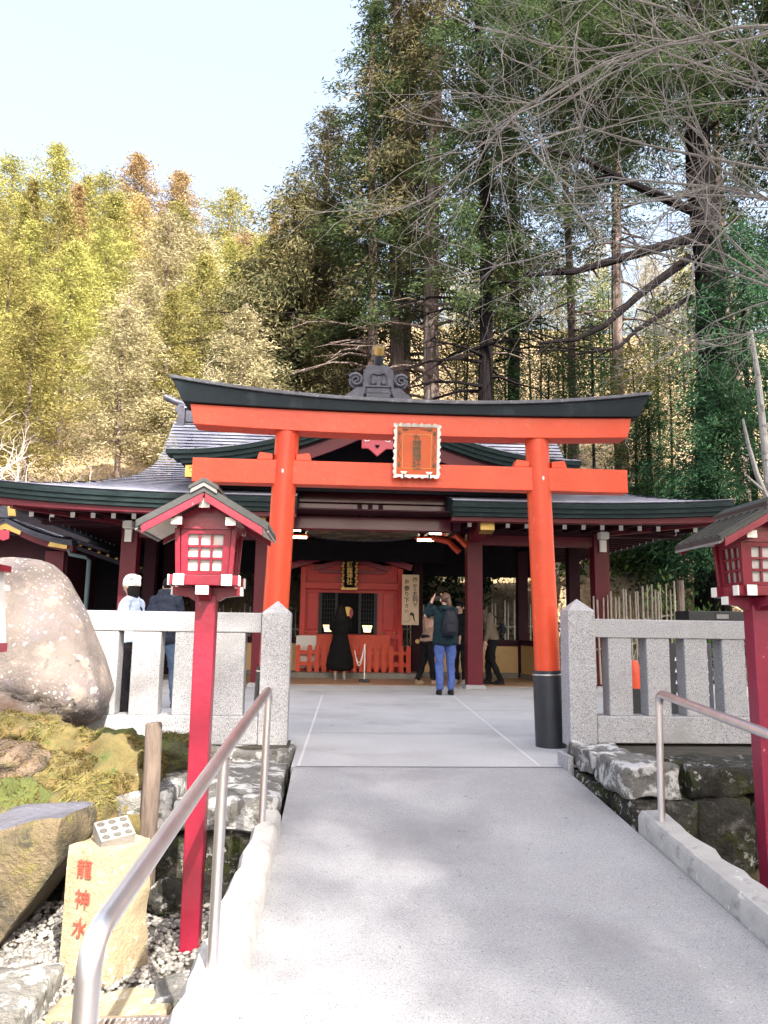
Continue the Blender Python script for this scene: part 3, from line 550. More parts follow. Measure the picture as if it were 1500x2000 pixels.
m=MB(); m.loft([[V((x*wid(t),21.3-4.3*t,zr(t)+curl(x*6.2,t))) for x in(-1,-.8,-.5,0,.5,.8,1)] for t in[k/8 for k in range(9)]],False,closed=False)
m.build('back_roof_slope',m_roof,H,normals=False)
for s in(-1,1):
    m=MB(); m.prism([(12.7+4.3*t+.35,zr(t)-.1) for t in(.45,.6,.75,.9,1)]+[(21.3-4.3*t-.35,zr(t)-.1) for t in(.9,.75,.6,.45)],'x',s*3.9,s*4.0); m.build('gable_wall',m_dkmar,H)
# ridge
MB().box(-4.05,4.05,16.85,17.15,5.55,5.86).build('main_ridge',m_orn,H,bevel=.02); MB().box(-4.15,4.15,16.8,17.2,5.862,5.90).build('ridge_coping',m_roof,H,bevel=.01)
for s in(-1,1):
    o=MB().prism([(s*4.05,5.35),(s*4.30,5.30),(s*4.33,5.42),(s*4.22,5.5),(s*4.2,5.7),(s*4.28,5.82),(s*4.2,5.95),(s*4.05,5.95)],'y',16.8,17.2); o=o.build('ridge_end_tile',m_orn,H,bevel=.015)
    MB().tube([(s*4.05,17,5.98),(s*4.3,17,6.05),(s*4.55,17,6.16)],.075,12).build('finial_tube',m_orn,o,smooth=True)
# eaves: layered fascia, board, rafters
def eave(x0,x1,seg=24,tag_=''):
    for i,(dz0,dz1,dy) in enumerate([(-.004,-.085,0),(-.087,-.165,.03),(-.167,-.235,.06)]):
        m=MB(); m.loft([[(x,12.7+dy,3.21+curl(x,0)+dz0),(x,12.95,3.21+curl(x,0)+dz0),(x,12.95,3.21+curl(x,0)+dz1),(x,12.7+dy,3.21+curl(x,0)+dz1)] for x in[x0+(x1-x0)*k/seg for k in range(seg+1)]]); m.build('eave_layer',m_fasc,H)
    m=MB(); m.loft([[(x,12.82,2.97+curl(x,0)),(x,13.05,2.97+curl(x,0)),(x,13.05,2.90+curl(x,0)*.7),(x,12.82,2.90+curl(x,0)*.7)] for x in[x0+(x1-x0)*k/seg for k in range(seg+1)]]); m.build('eave_board',m_maroon,H)
eave(-6.24,-1.32); eave(1.32,6.24)
for s in(-1,1):
    for i,(dz0,dz1,dx) in enumerate([(-.004,-.085,0),(-.087,-.165,.03),(-.167,-.235,.06)]):
        m=MB(); m.loft([[(s*(6.25-dx),y,3.21+dz0+.14*abs((y-17)/4.3)**6),(s*6.0,y,3.21+dz0+.14*abs((y-17)/4.3)**6),(s*6.0,y,3.21+dz1+.14*abs((y-17)/4.3)**6),(s*(6.25-dx),y,3.21+dz1+.14*abs((y-17)/4.3)**6)] for y in[12.95+k*.45 for k in range(19)]]); m.build('eave_layer',m_fasc,H)
    # curved inner end of the skirt roof beside the central bay
    m=MB(); m.loft([[(s*1.32,12.7,2.97),(s*1.30,12.72,3.12),(s*1.31,12.72,3.22),(s*1.32,12.7,3.24)],[(s*1.36,14.2,3.2),(s*1.33,14.2,3.3),(s*1.33,14.2,3.6),(s*1.36,14.2,3.62)]]); m.build('roof_end_cap',m_fasc,H)
MB().box(-6.1,6.1,12.98,20.9,3.06,3.085).build('eave_soffit',m_dkmar,H)
def rafter(a,b,d):
    r=MB().bar(a,b,.07,.085).build('rafter',m_dkmar,H); a=V(a); q=(a-V(b)).normalized()
    MB().bar(a+q*.001,a+q*.012,.074,.09).build('rafter_tip',m_white,r)
for k in range(-17,18):
    x=k*.345
    if abs(x)>1.7 and abs(x)<6.0: rafter((x,13.42,2.925),(x,14.6,3.0),0)
for s in(-1,1):
    for k in range(19):
        y=14.0+k*.345
        rafter((s*5.75,y,2.93),(s*4.4,y,3.008),0)
    for k in range(1,5): MB().bar((s*4.45,14.4,3.0),(s*(4.5+.33*k),13.1,2.98),.05,.06).build('rafter',m_dkmar,H)
    MB().bar((s*4.4,14.35,2.93),(s*6.0,12.9,3.0),.12,.12).build('hip_rafter',m_maroon,H)
# columns, beams
for s in(-1,1):
    for x,y in((1.97,14.35),(4.4,14.35),(4.4,17.8),(1.28 if s>0 else 1.28,17.75),(3.75,17.8),(4.4,16.0)):
        w_=.145 if y<15 else .12
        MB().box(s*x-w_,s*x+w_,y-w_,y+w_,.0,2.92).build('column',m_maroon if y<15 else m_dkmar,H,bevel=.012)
        if y<15: MB().prism([(s*x-.2,.0),(s*x+.2,.0),(s*x+.17,.075),(s*x-.17,.075)],'y',y-.19,y+.19).build('column_base',m_granite,H,bevel=.008)
    MB().box(min(s*2.116,s*4.254),max(s*2.116,s*4.254),14.27,14.43,2.66,2.86).build('tie_beam',m_maroon,H,bevel=.01)
    MB().box(min(s*1.6,s*6.0),max(s*1.6,s*6.0),14.25,14.45,2.865,2.94).build('wall_plate',m_dkmar,H)
    for yy in(14.16,): MB().box(s*4.4-.06,s*4.4+.06,yy-.06,yy-.0,2.56,2.78).build('bracket_end',m_white,H); 
    MB().box(s*4.4-.08,s*4.4+.08,14.0,14.2,2.80,2.93).build('bracket_end',m_white,H)
    MB().prism([(13.2,2.99),(14.2,2.99),(14.2,2.7),(13.9,2.72),(13.6,2.8),(13.35,2.9)],'x',s*1.85,s*2.08).build('corbel',m_maroon,H,bevel=.01)
    cp=MB().prism([(13.0,3.0),(13.2,3.0),(13.2,2.73),(13.0,2.78)],'x',s*1.845,s*2.085).build('gilt_corbel_cap',m_gold,H)
    # side screens and low walls
    MB().box(min(s*3.68,s*3.8),max(s*3.68,s*3.8),15.9,17.67,.12,.74).build('low_wall',m_cream,H); MB().box(min(s*3.66,s*3.82),max(s*3.66,s*3.82),15.9,17.67,.0,.118).build('wall_plinth',m_step,H); MB().box(min(s*3.65,s*3.83),max(s*3.65,s*3.83),15.9,17.67,.742,.86).build('sill',m_dkmar,H)
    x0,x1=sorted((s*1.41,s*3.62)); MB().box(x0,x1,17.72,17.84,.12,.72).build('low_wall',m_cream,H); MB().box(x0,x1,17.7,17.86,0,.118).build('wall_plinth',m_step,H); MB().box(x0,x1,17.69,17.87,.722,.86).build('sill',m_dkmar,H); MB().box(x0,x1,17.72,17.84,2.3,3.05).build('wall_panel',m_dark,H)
    MB().disc((s*1.28,17.61,.80),.05,'y',.02).build('gilt_boss',m_gold,H)
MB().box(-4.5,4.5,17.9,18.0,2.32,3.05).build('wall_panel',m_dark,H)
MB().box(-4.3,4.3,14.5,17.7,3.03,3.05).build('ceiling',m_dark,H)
for k in range(-6,7): MB().box(k*.6-.03,k*.6+.03,14.5,17.7,2.97,3.029).build('ceiling_batten',m_dkmar,H)
MB().box(-1.8,1.8,17.0,17.1,2.55,3.02).build('lintel_board',m_dark,H)
cp=MB(); cp.disc((-.1,15.35,2.955),1.12,'z',.02,40); cp.build('painted_ceiling_panel',m_paint,H)
rg=MB(); rg.tube([(-.1+1.13*math.cos(2*PI*k/40),15.35+1.13*math.sin(2*PI*k/40),2.945) for k in range(41)],.022,6); rg.build('ceiling_panel_ring',m_orn,H)
# central bay: layered purple beams under the gable
for z0,z1,y in((2.80,3.03,13.55),(3.035,3.275,13.62),(3.28,3.62,13.58)): MB().box(-1.42,1.42,y,y+.22,z0,z1).build('bay_beam',m_maroon2,H,bevel=.012)
for k in(-1,0,1): MB().box(k*.19-.08,k*.19+.0,13.595,13.619,3.045,3.265).build('strut',m_dkmar,H)
MB().tube([(-.04+.02*math.cos(a*PI/6),13.58,3.05+.03*math.sin(a*PI/6)) for a in range(0,7)],.005,6).build('hook',m_steel,H)
for s in(-1,1): MB().box(min(s*1.43,s*1.55),max(s*1.43,s*1.55),13.3,14.3,2.8,3.9).build('bay_side_board',m_dkmar,H)
for y,z in((14.3,3.0),(15.3,3.0)):   # short orange tie beams in vermilion paint
    MB().tube([(1.35,y+.3,2.93),(1.65,y+.1,2.84),(1.85,y,2.62)],.06,8).build('brace',m_verm,H,smooth=True)
# front gable
GW,GE,GA=3.42,3.88,.93
def gz(x): return GE+GA*(1-min(1,abs(x)/GW))**2.1
for s in(-1,1):
    m=MB(); courses(lambda u,t,s=s:V((s*GW*(1-t),12.34+3.6*u,gz(GW*(1-t))+.012)),16,6,0,m); m.build('gable_roof_slope',m_roof,H,normals=False)
    for i,(a,b,dy) in enumerate([(0,-.07,0),(-.072,-.145,.035),(-.147,-.215,.07)]):
        m=MB(); m.loft([[(s*x,12.3+dy,gz(x)+a),(s*x,12.7,gz(x)+a),(s*x,12.7,gz(x)+b),(s*x,12.3+dy,gz(x)+b)] for x in[GW*(1-i*.035-.0)*k/24 for k in range(25)]]); m.build('verge_layer',m_fasc,H)
    for k in range(22):   # overlapping verge sheets
        x0,x1=GW*k/22,GW*(k+1)/22-.012
        MB().loft([[(s*x,12.29,gz(x)+.004+(.012 if x==x1 else .02)),(s*x,12.52,gz(x)+.04),(s*x,12.52,gz(x)+.006),(s*x,12.29,gz(x)+.003)] for x in(x0,x1)]).build('verge_sheet',m_roof,H)
    m=MB(); m.loft([[(s*x,12.46,gz(x)-.218),(s*x,12.54,gz(x)-.218),(s*x,12.54,gz(x)-.218-(.26-.04*x/GW)),(s*x,12.46,gz(x)-.218-(.26-.04*x/GW))] for x in[3.12*k/20 for k in range(21)]]); m.build('barge_board',m_maroon,H)
    m=MB(); m.loft([[(s*x,12.45,gz(x)-.22),(s*x,12.459,gz(x)-.22),(s*x,12.459,gz(x)-.258),(s*x,12.45,gz(x)-.258)] for x in[3.1*k/20 for k in range(21)]]); m.build('barge_bead',m_dkmar,H)
    m=MB(); m.loft([[(s*x,12.43,gz(x)-.235),(s*x,12.449,gz(x)-.235),(s*x,12.449,gz(x)-.235-.2),(s*x,12.43,gz(x)-.235-.2)] for x in(3.12,2.9,2.7,2.5)]); gp=m.build('gilt_end_plate',m_gold,H)
    for k in range(5): MB().tube([(s*(2.62+.1*k+.035*math.cos(a)),12.425,gz(2.7)-.335+.04*math.sin(a)) for a in[j*PI/4 for j in range(8)]],.006,5).build('engraving',m_gold,gp)
MB().prism([(-3.1,3.4)]+[(x,gz(x)-.3) for x in[-3.1+6.2*k/24 for k in range(25)]]+[(3.1,3.4)],'y',13.15,13.25).build('gable_wall',m_dark,H)
MB().prism([(-.34,4.50),(-.15,4.60),(0,4.70),(.15,4.60),(.34,4.50),(.18,4.36),(0,4.42),(-.18,4.36)],'y',12.40,12.44).build('gilt_apex_plate',m_gold,H)
gg=MB().prism([(0,3.87),(.09,3.95),(.15,4.0),(.26,4.0),(.26,4.2),(.2,4.32),(.1,4.38),(-.1,4.38),(-.2,4.32),(-.26,4.2),(-.26,4.0),(-.15,4.0),(-.09,3.95)],'y',12.36,12.40).build('gable_pendant',m_pink,H,bevel=.008)
MB().prism([(0,4.24),(.05,4.27),(.075,4.33),(.04,4.38),(-.04,4.38),(-.075,4.33),(-.05,4.27)],'y',12.345,12.359).build('gilt_flower',m_gold,gg)
MB().prism([(0,4.0),(.035,4.04),(.035,4.07),(0,4.06),(-.035,4.07),(-.035,4.04)],'y',12.35,12.359).build('heart_hole',m_dark,gg)
for s in(-1,1):
    MB().tube([(s*(.26+.12-.0),12.355,4.30),(s*.26,12.355,4.2),(s*.19,12.355,4.12),(s*.14,12.355,4.13),(s*.13,12.355,4.18),(s*.16,12.355,4.2)],.012,6).build('scroll_line',m_white,gg,smooth=True)
# ornament at the gable ridge
R0=MB().prism([(-.26,4.92),(-.28,5.15),(-.25,5.34),(-.17,5.43),(-.06,5.45),(.06,5.45),(.17,5.43),(.25,5.34),(.28,5.15),(.26,4.92)],'y',12.35,12.47).build('ridge_ornament',m_orn,H,bevel=.02)
MB().prism([(-.2,4.55),(-.2,5.03),(.2,5.03),(.2,4.55)],'y',12.31,12.349).build('ornament_base',m_orn,R0,bevel=.006)
for k in range(5): MB().box(-.19,.19,12.298,12.309,4.62+.08*k,4.69+.08*k).build('base_tile',m_orn,R0)
MB().box(-.22,.22,12.29,12.36,5.032,5.065).build('ornament_shelf',m_orn,R0,bevel=.006)
MB().tube([(-.14,12.33,5.07),(-.145,12.33,5.22),(-.10,12.33,5.29),(0,12.33,5.265),(.10,12.33,5.29),(.145,12.33,5.22),(.14,12.33,5.07)],.018,6).build('arched_moulding',m_orn,R0,smooth=True)
MB().prism([(-.03,5.07),(.03,5.07),(.018,5.24),(-.018,5.24)],'y',12.32,12.349).build('carved_leaf',m_orn,R0)
for s in(-1,1):
    MB().ball((s*.085,12.33,5.11),(.05,.03,.045),10).build('carved_leaf',m_orn,R0,smooth=True)
    MB().tube([(s*.375+.115*(1-k/26)*math.cos(k*.5+.5)*s,12.36-.002*k,5.16+.115*(1-k/26)*math.sin(k*.5+.5)) for k in range(22)],[.042*(1-k/34) for k in range(22)],8).build('scroll',m_orn,R0,smooth=True)
    MB().disc((s*.375,12.40,5.16),.12,'y',.09,20).build('scroll_core',m_orn,R0)
    for a,b in((.0,.13),(.14,.25),(.26,.36)):
        m=MB(); m.loft([[(s*(.2+a*.4+t*(.16+a*1.1)),12.33-.02*t,5.03-.43*t+.0),(s*(.2+b*.4+t*(.16+b*1.1)),12.33-.02*t,5.03-.43*t+.015),(s*(.2+b*.4+t*(.16+b*1.1)),12.45,5.03-.43*t+.015),(s*(.2+a*.4+t*(.16+a*1.1)),12.45,5.03-.43*t)] for t in[k/8 for k in range(9)]]); m.build('flared_wing',m_orn,R0,smooth=True)
MB().tube([(0,12.6,5.38),(0,12.42,5.47),(0,12.28,5.60)],[.085,.08,.078],14).build('finial_tube',m_orn,R0,smooth=True); MB().tube([(0,12.279,5.601),(0,12.235,5.655),(0,12.20,5.70)],[.08,.086,.088],14).build('gilt_tip',m_gold,R0,smooth=True)
MB().box(-.13,.13,12.5,16.2,4.74,4.98).build('gable_ridge',m_orn,H,bevel=.02)
# ceiling lamps
for i,(x,y,z) in enumerate(((1.32,14.6,2.985),(1.22,15.75,2.985),(-1.48,14.6,2.985),(-1.40,15.75,2.985))):
    l=thing('ceiling_lamp',['lit strip lamp on the hall ceiling nearest the right front column','lit strip lamp on the hall ceiling deeper in, at the right','lit strip lamp on the hall ceiling at the left, nearer the front','lit strip lamp on the hall ceiling deeper in, at the left'][i],'lamp',(x,y,z),'strip lamps under the hall ceiling')
    MB().box(x-.22,x+.22,y-.07,y+.07,z-.07,z-.03).build('housing',m_verm,l); MB().box(x-.2,x-.19,y-.02,y+.02,z-.03,z-.0).build('hanger',m_dark,l); MB().tube([(x-.17,y-.06,z-.09),(x+.17,y-.06,z-.09)],.026,8).build('lamp_tube',m_lampe,l)
# ------------------------------------------------------------------ inner shrine
SX=-.25; I=thing('inner_shrine','small bright red inner shrine with dark lattice doors at the back of the hall','inner shrine',(SX,17.5,.12))
MB().box(-1.72,1.25,16.8,17.68,.002,.125).build('step',m_step,I,bevel=.01)
MB().box(-1.40,.93,17.5,17.68,.126,2.5).build('wall',m_shred,I)
for x in(-1.33,.86): MB().box(x-.06,x+.06,17.38,17.499,.126,2.42).build('post',m_shred,I,bevel=.006)
MB().box(-1.30,.83,17.36,17.497,1.94,2.09).build('crossbeam',m_shred,I,bevel=.006); MB().box(-1.30,.83,17.40,17.497,.84,.93).build('lower_rail',m_shred,I)
MB().box(-1.0,.5,17.41,17.497,2.30,2.37).build('upper_beam',m_red,I)
for s in(-1,1):
    MB().bar((SX,17.38,2.86),(SX+s*1.36,17.38,2.44),.14,.17,up=(0,1,0)).build('gable_beam',m_red,I); MB().bar((SX,17.43,2.62),(SX+s*.85,17.43,2.40),.1,.09,up=(0,1,0)).build('gable_beam',m_red,I)
    MB().prism([(SX,2.99),(SX+s*.28,2.84),(SX+s*.25,2.79),(SX,2.88)],'y',17.2,17.27).build('gilt_apex',m_gold,I)
    for e in(.75,1.0): MB().ball((SX+s*e,17.48,.98),(.035,.02,.025),8).build('gilt_fitting',m_gold,I)
    MB().box(SX+s*.85-.13,SX+s*.85+.13,17.47,17.498,1.03,1.86).build('side_panel',m_shred,I,bevel=.01)
dr=MB().box(-.97,.34,17.44,17.499,.95,1.86).build('door',m_dark,I)
for x0,x1 in((-.97,-.90),(-.61,-.55),(-.08,-.02),(.27,.34)): MB().box(x0,x1,17.40,17.438,.95,1.86).build('door_stile',m_black,dr)
for s0 in(-.9,-.02):
    for k in range(1,5): MB().box(s0+.058*k-.004,s0+.058*k+.004,17.41,17.42,1.0,1.82).build('lattice_bar',m_black,dr)
    for k in range(1,8): MB().box(s0,s0+.29,17.421,17.427,1.0+.1*k,1.008+.1*k).build('lattice_bar',m_black,dr)
    MB().prism([(s0+.03,1.14),(s0+.26,1.14),(s0+.22,.99),(s0+.07,.99)],'y',17.428,17.436).build('lit_panel',m_warm,dr)
MB().disc((-.33,17.42,1.42),.13,'y',.02).build('mirror_disc',m_gold,dr); MB().prism([(-.27,1.53),(-.21,1.47),(-.2,1.38),(-.25,1.28),(-.29,1.38)],'y',17.4,17.409).build('fan',m_pink,dr)
q=thing('name_board','black vertical name board in a gilt frame above the inner shrine doors','plaque',(-.30,17.3,2.35))
MB().box(-.42,-.18,17.27,17.30,1.98,2.82).build('board',m_dark,q)
for x in(-.45,-.15):
    for k in range(12): MB().ball((x+.008*(-1)**k,17.27,1.98+.068*k),(.032,.025,.038),8).build('carved_border',m_gold,q,smooth=True)
MB().box(-.48,-.12,17.25,17.3,1.92,1.97).build('carved_border',m_gold,q)
glyphs([(c,-.30,2.48-.125*i,.135) for i,c in enumerate('頭龍神社')],17.268,.006,.015).build('lettering',m_goldf,q); glyphs([('九',-.30,2.60,.12)],17.268,.006).build('lettering',m_goldf,q)
MB().disc((-.30,17.25,2.70),.14,'y',.03,24).build('crest_disc',m_red,q); MB().prism([(-.30,2.66),(-.25,2.72),(-.27,2.75),(-.30,2.73),(-.33,2.75),(-.35,2.72)],'y',17.22,17.234).build('crest_heart',m_pink,q)
f=thing('red_barrier','low vermilion picket barrier in front of the inner shrine','barrier',(-.25,17.15,.126))
for x in(-1.39,-1.14)+tuple(-.98+.163*k for k in range(11))+(.87,1.03): MB().prism([(x-.05,.127),(x+.05,.127),(x+.05,.66),(x+.03,.70),(x-.03,.70),(x-.05,.66)],'y',17.1,17.13).build('picket',m_verm,f)
for z0,z1 in((.25,.34),(.5,.58)): MB().box(-1.42,1.07,17.131,17.17,z0,z1).build('rail',m_verm,f)
MB().box(-1.0,.62,17.2,17.24,.2,.92).build('board',m_verm,f); MB().box(-1.45,-1.0,17.3,17.34,.2,.9).build('white_box',m_white,f)
b=thing('hanging_sign','pale wooden board with brush lettering and a bowing figure hung beside the inner shrine','sign',(1.04,16.9,1.15))
MB().box(.85,1.225,16.88,16.91,1.16,2.26).build('board',m_signb,b,bevel=.004)
for it_ in [(c,1.135,z,s) for c,z,s in(('四',2.15,.115),('か',2.02,.095),('ら',1.93,.08),('五',1.83,.12),('列',1.71,.125),('で',1.59,.10))]+[(c,.955,z,s) for c,z,s in(('お',2.11,.105),('参',1.96,.13),('り',1.83,.11),('下',1.70,.12),('さ',1.58,.09),('い',1.46,.085))]: glyphs([it_],16.878,.003,.02).build('brush_character',m_ink,b)
m=MB(); m.prism([(1.02,1.36),(1.03,1.42),(1.08,1.44),(1.12,1.40),(1.13,1.30),(1.15,1.25),(1.11,1.27),(1.09,1.35),(1.05,1.375)],'y',16.876,16.879); m.tube([(1.03,1.37,16.9),(1.03,1.37,16.9)],.001,3) if 0 else None
m.tube([(1.03,16.878,1.37),(1.02,16.878,1.33),(1.04,16.878,1.29),(1.0,16.878,1.24),(.88,16.878,1.22)],.004,5); m.tube([(1.13,16.878,1.26),(1.17,16.878,1.2)],.004,5); m.build('figure_drawing',m_ink,b)
r=thing('rope_stanchion','white rope stanchion on a black base before the red barrier','stanchion',(.005,15.75,0))
MB().box(-.10,.11,15.66,15.84,.0,.06).build('base',m_black,r,bevel=.015); MB().tube([(.005,15.75,.06),(.005,15.75,.76)],.014,10).build('pole',m_white,r,smooth=True)
MB().tube([(.0-.012*k,15.745,.75-.30*math.sin(PI*min(1,k/17*1.0))+.0*k-(.12*(k/17))) for k in range(18)],.008,6).build('rope',m_white,r,smooth=True); MB().tube([(.0-.012*k,15.735,.75-.36*math.sin(PI*k/17)-(.12*(k/17))) for k in range(18)],.008,6).build('rope',m_white,r,smooth=True)
# ------------------------------------------------------------------ side building at the left, drainpipe
Bd=thing('side_shrine','dark side building with small curved gable roof at the left behind the boulder','side building',(-7.0,16,0))
gx=-6.8
def kz(x): x=abs(x); return 2.62+.40*(max(0,1-x/1.25))**1.7
for s in(-1,1):
    m=MB(); courses(lambda u,t,s=s:V((gx+s*1.25*(1-t),14.62+3.2*u,kz(1.25*(1-t))+.02)),9,5,0,m,.014); m.build('roof_slope',m_roof,Bd,normals=False)
    for a,b_,dy,mm,nm in((.0,-.05,0,m_orn,'verge_layer'),(-.052,-.10,.03,m_orn,'verge_layer'),(-.102,-.21,.08,m_maroon,'barge_board')):
        m=MB(); m.loft([[(gx+s*x,14.6+dy,kz(x)+a),(gx+s*x,14.9,kz(x)+a),(gx+s*x,14.9,kz(x)+b_),(gx+s*x,14.6+dy,kz(x)+b_)] for x in[1.25*k/14 for k in range(15)]]); m.build(nm,mm,Bd)
    MB().prism([(gx+s*.85,2.60),(gx+s*1.15,2.53),(gx+s*1.15,2.45),(gx+s*.8,2.5)],'y',14.65,14.678).build('gilt_end_plate',m_gold,Bd)
    MB().prism([(gx,2.98),(gx+s*.3,2.78),(gx+s*.28,2.70),(gx,2.80)],'y',14.65,14.678).build('gilt_apex_plate',m_gold,Bd)
MB().prism([(gx-.1,2.78),(gx+.1,2.78),(gx+.1,2.62),(gx,2.58),(gx-.1,2.62)],'y',14.62,14.648).build('gable_pendant',m_pink,Bd)
MB().prism([(gx-.14,3.0),(gx+.14,3.0),(gx+.08,3.2),(gx+.05,3.3),(gx-.05,3.3),(gx-.08,3.2)],'y',14.55,14.7).build('ridge_ornament',m_orn,Bd,bevel=.01)
MB().prism([(gx+.1,3.03),(gx+.24,3.03),(gx+.2,3.22),(gx+.07,3.22)],'y',14.5,14.55).build('gilt_tip',m_gold,Bd)
MB().box(gx-1.0,gx+1.0,15.2,18,0,2.75).build('wall',m_dkmar,Bd); MB().box(gx+.6,gx+.95,15.12,15.199,0,2.45).build('door',m_maroon,Bd)
for z in(1.9,2.05): MB().ball((gx+.83,15.1,z),(.055,.03,.055),10).build('gilt_boss',m_gold,Bd,smooth=True)
MB().box(-5.79,-4.6,17.0,17.2,0,2.6).build('wall',m_dark,Bd)
MB().box(-14,-4.6,18.2,18.4,0,4.0).build('dark_rear_panel',m_dark,Bd)  # dark panel added to close the bright gap, standing in for the corridor building
m=MB(); m.loft([[(-5.65,14.8,2.5),(-5.6,14.8,2.56),(-4.5,16.8,2.18),(-4.55,16.8,2.1)],[(-5.65,15.0,2.5),(-5.6,15.0,2.56),(-4.5,17.0,2.18),(-4.55,17.0,2.1)]]); m.build('eave_edge',m_orn,Bd)
for k in range(9): MB().ball((-5.5+.115*k,14.95+.21*k,2.56-.042*k),(.04,.03,.03),8).build('gilt_rafter_tip',m_gold,Bd)
tag(MB().tube([(-5.62,14.7,2.45),(-5.6,14.7,2.36),(-5.32,14.75,2.31),(-5.27,14.8,2.26),(-5.27,14.8,0)],.04,10).build('drainpipe',m_pipe,org=(-5.27,14.8,0),smooth=True),'grey-green drainpipe running down beside the side building','drainpipe')
# ------------------------------------------------------------------ bamboo fences and small things behind the balustrades
def bfence(lab,a,b,hts,z0f,mat,n,seed,post=None):
    f=thing('bamboo_fence',lab,'bamboo fence',((a[0]+b[0])/2,(a[1]+b[1])/2,0),'bamboo fences around the hall'); r=random.Random(seed); a=V((*a,0)); b=V((*b,0))
    for k in range(n):
        t=(k+r.uniform(-.3,.3))/n; p=a.lerp(b,t); h=hts[0]+(hts[1]-hts[0])*t+r.uniform(-.1,.06); zb=z0f[0]+(z0f[1]-z0f[0])*t; l=r.uniform(-.02,.02)
        MB().tube([(p.x,p.y,zb-.1),(p.x+l,p.y,zb+(h-zb)*.5),(p.x+l*1.5,p.y,h)],r.uniform(.012,.02),7).build('bamboo_cane',mat,f,smooth=True)
    for e in(.35,.62): MB().tube([V((a.x,a.y+.04,z0f[0]+(hts[0]-z0f[0])*e)),V((b.x,b.y+.04,z0f[1]+(hts[1]-z0f[1])*e))],.02,7).build('bamboo_rail',mat,f)
    if post: MB().tube([(b.x+.06,b.y,0),(b.x+.06,b.y,hts[1]+.06)],.065,10).build('end_post',m_stake,f,smooth=True)
bfence('grey bamboo fence rising to a thick end post right of the torii',(4.2,14.1),(5.75,14.0),(1.74,1.98),(.2,.5),m_bamboo,21,3,True)
bfence('pale bamboo fence seen through the back openings of the hall at the right',(.9,19.3),(5.2,19.2),(1.65,1.85),(.1,.2),m_bambw,30,4)
bfence('pale bamboo fence seen behind the hall at the left',(-5.4,19.3),(-1.2,19.3),(1.6,1.6),(.1,.1),m_bambw,26,6)
k=thing('black_rack','black shelf rack behind the right balustrade','rack',(5.6,12,0)); MB().box(5.0,6.4,12,12.5,1.22,1.42).build('shelf',m_black,k,bevel=.01)
for x in(5.05,6.3): MB().box(x,x+.06,12.05,12.4,0,1.22).build('leg',m_black,k)
MB().box(5.45,5.65,11.985,11.999,1.30,1.37).build('label_plate',m_grey,k)
for i,(x0,x1,c,lab) in enumerate(((3.74,3.9,m_band,'dark upright stone slab with pale marks behind the second gap of the right balustrade'),(4.17,4.34,m_orn,'blue-grey upright stone slab with pale marks behind the third gap of the right balustrade'))):
    sl_=thing('inscribed_slab',lab,'slab',((x0+x1)/2,10,0),'upright slabs behind the right balustrade'); MB().box(x0,x1,10,10.1,0,.93).build('slab',c,sl_,bevel=.008)
    for z in(.25,.4,.55,.7): MB().prism([(x0+.09,z),(x0+.11,z),(x0+.1,z+.05)],'y',9.99,9.999).build('mark',m_white,sl_)
o=thing('orange_marker','small orange bollard with black base behind the right balustrade','bollard',(3.28,10,0)); MB().rings([(3.28,10,.34,.09,.09),(3.28,10,.55,.08,.08),(3.28,10,.66,.06,.06),(3.28,10,.70,.03,.03)],14).build('body',m_verm,o,smooth=True); MB().box(3.16,3.40,9.88,10.12,0,.34).build('base',m_black,o)
o=thing('red_stand','small red stand on a pale base behind the left balustrade','stand',(-3.35,11.2,0)); MB().box(-3.6,-3.2,11.05,11.35,0,.1).build('base',m_granite,o); MB().rings([(-3.4,11.2,.1,.17,.12),(-3.4,11.2,.4,.16,.1),(-3.4,11.2,.5,.08,.06)],14).build('body',m_red,o,smooth=True); 
for z in(.4,.5,.58): MB().box(-3.36,-3.14,11.05,11.1,z,z+.05).build('red_bar',m_inkr,o)
lt=thing('stone_lantern','small grey stone lantern behind the hall at the left','stone lantern',(-1.85,19.0,0)); MB().rings([(-1.85,19,0,.16,.16),(-1.85,19,.2,.1,.1),(-1.85,19,1.1,.09,.09),(-1.85,19,1.2,.2,.2),(-1.85,19,1.28,.2,.2)],8).build('shaft',m_step,lt); MB().rings([(-1.85,19,1.28,.14,.14),(-1.85,19,1.5,.14,.14)],6).build('fire_box',m_step,lt); MB().rings([(-1.85,19,1.5,.33,.33),(-1.85,19,1.56,.3,.3),(-1.85,19,1.7,.1,.1),(-1.85,19,1.82,.05,.05)],8).build('cap',m_step,lt)
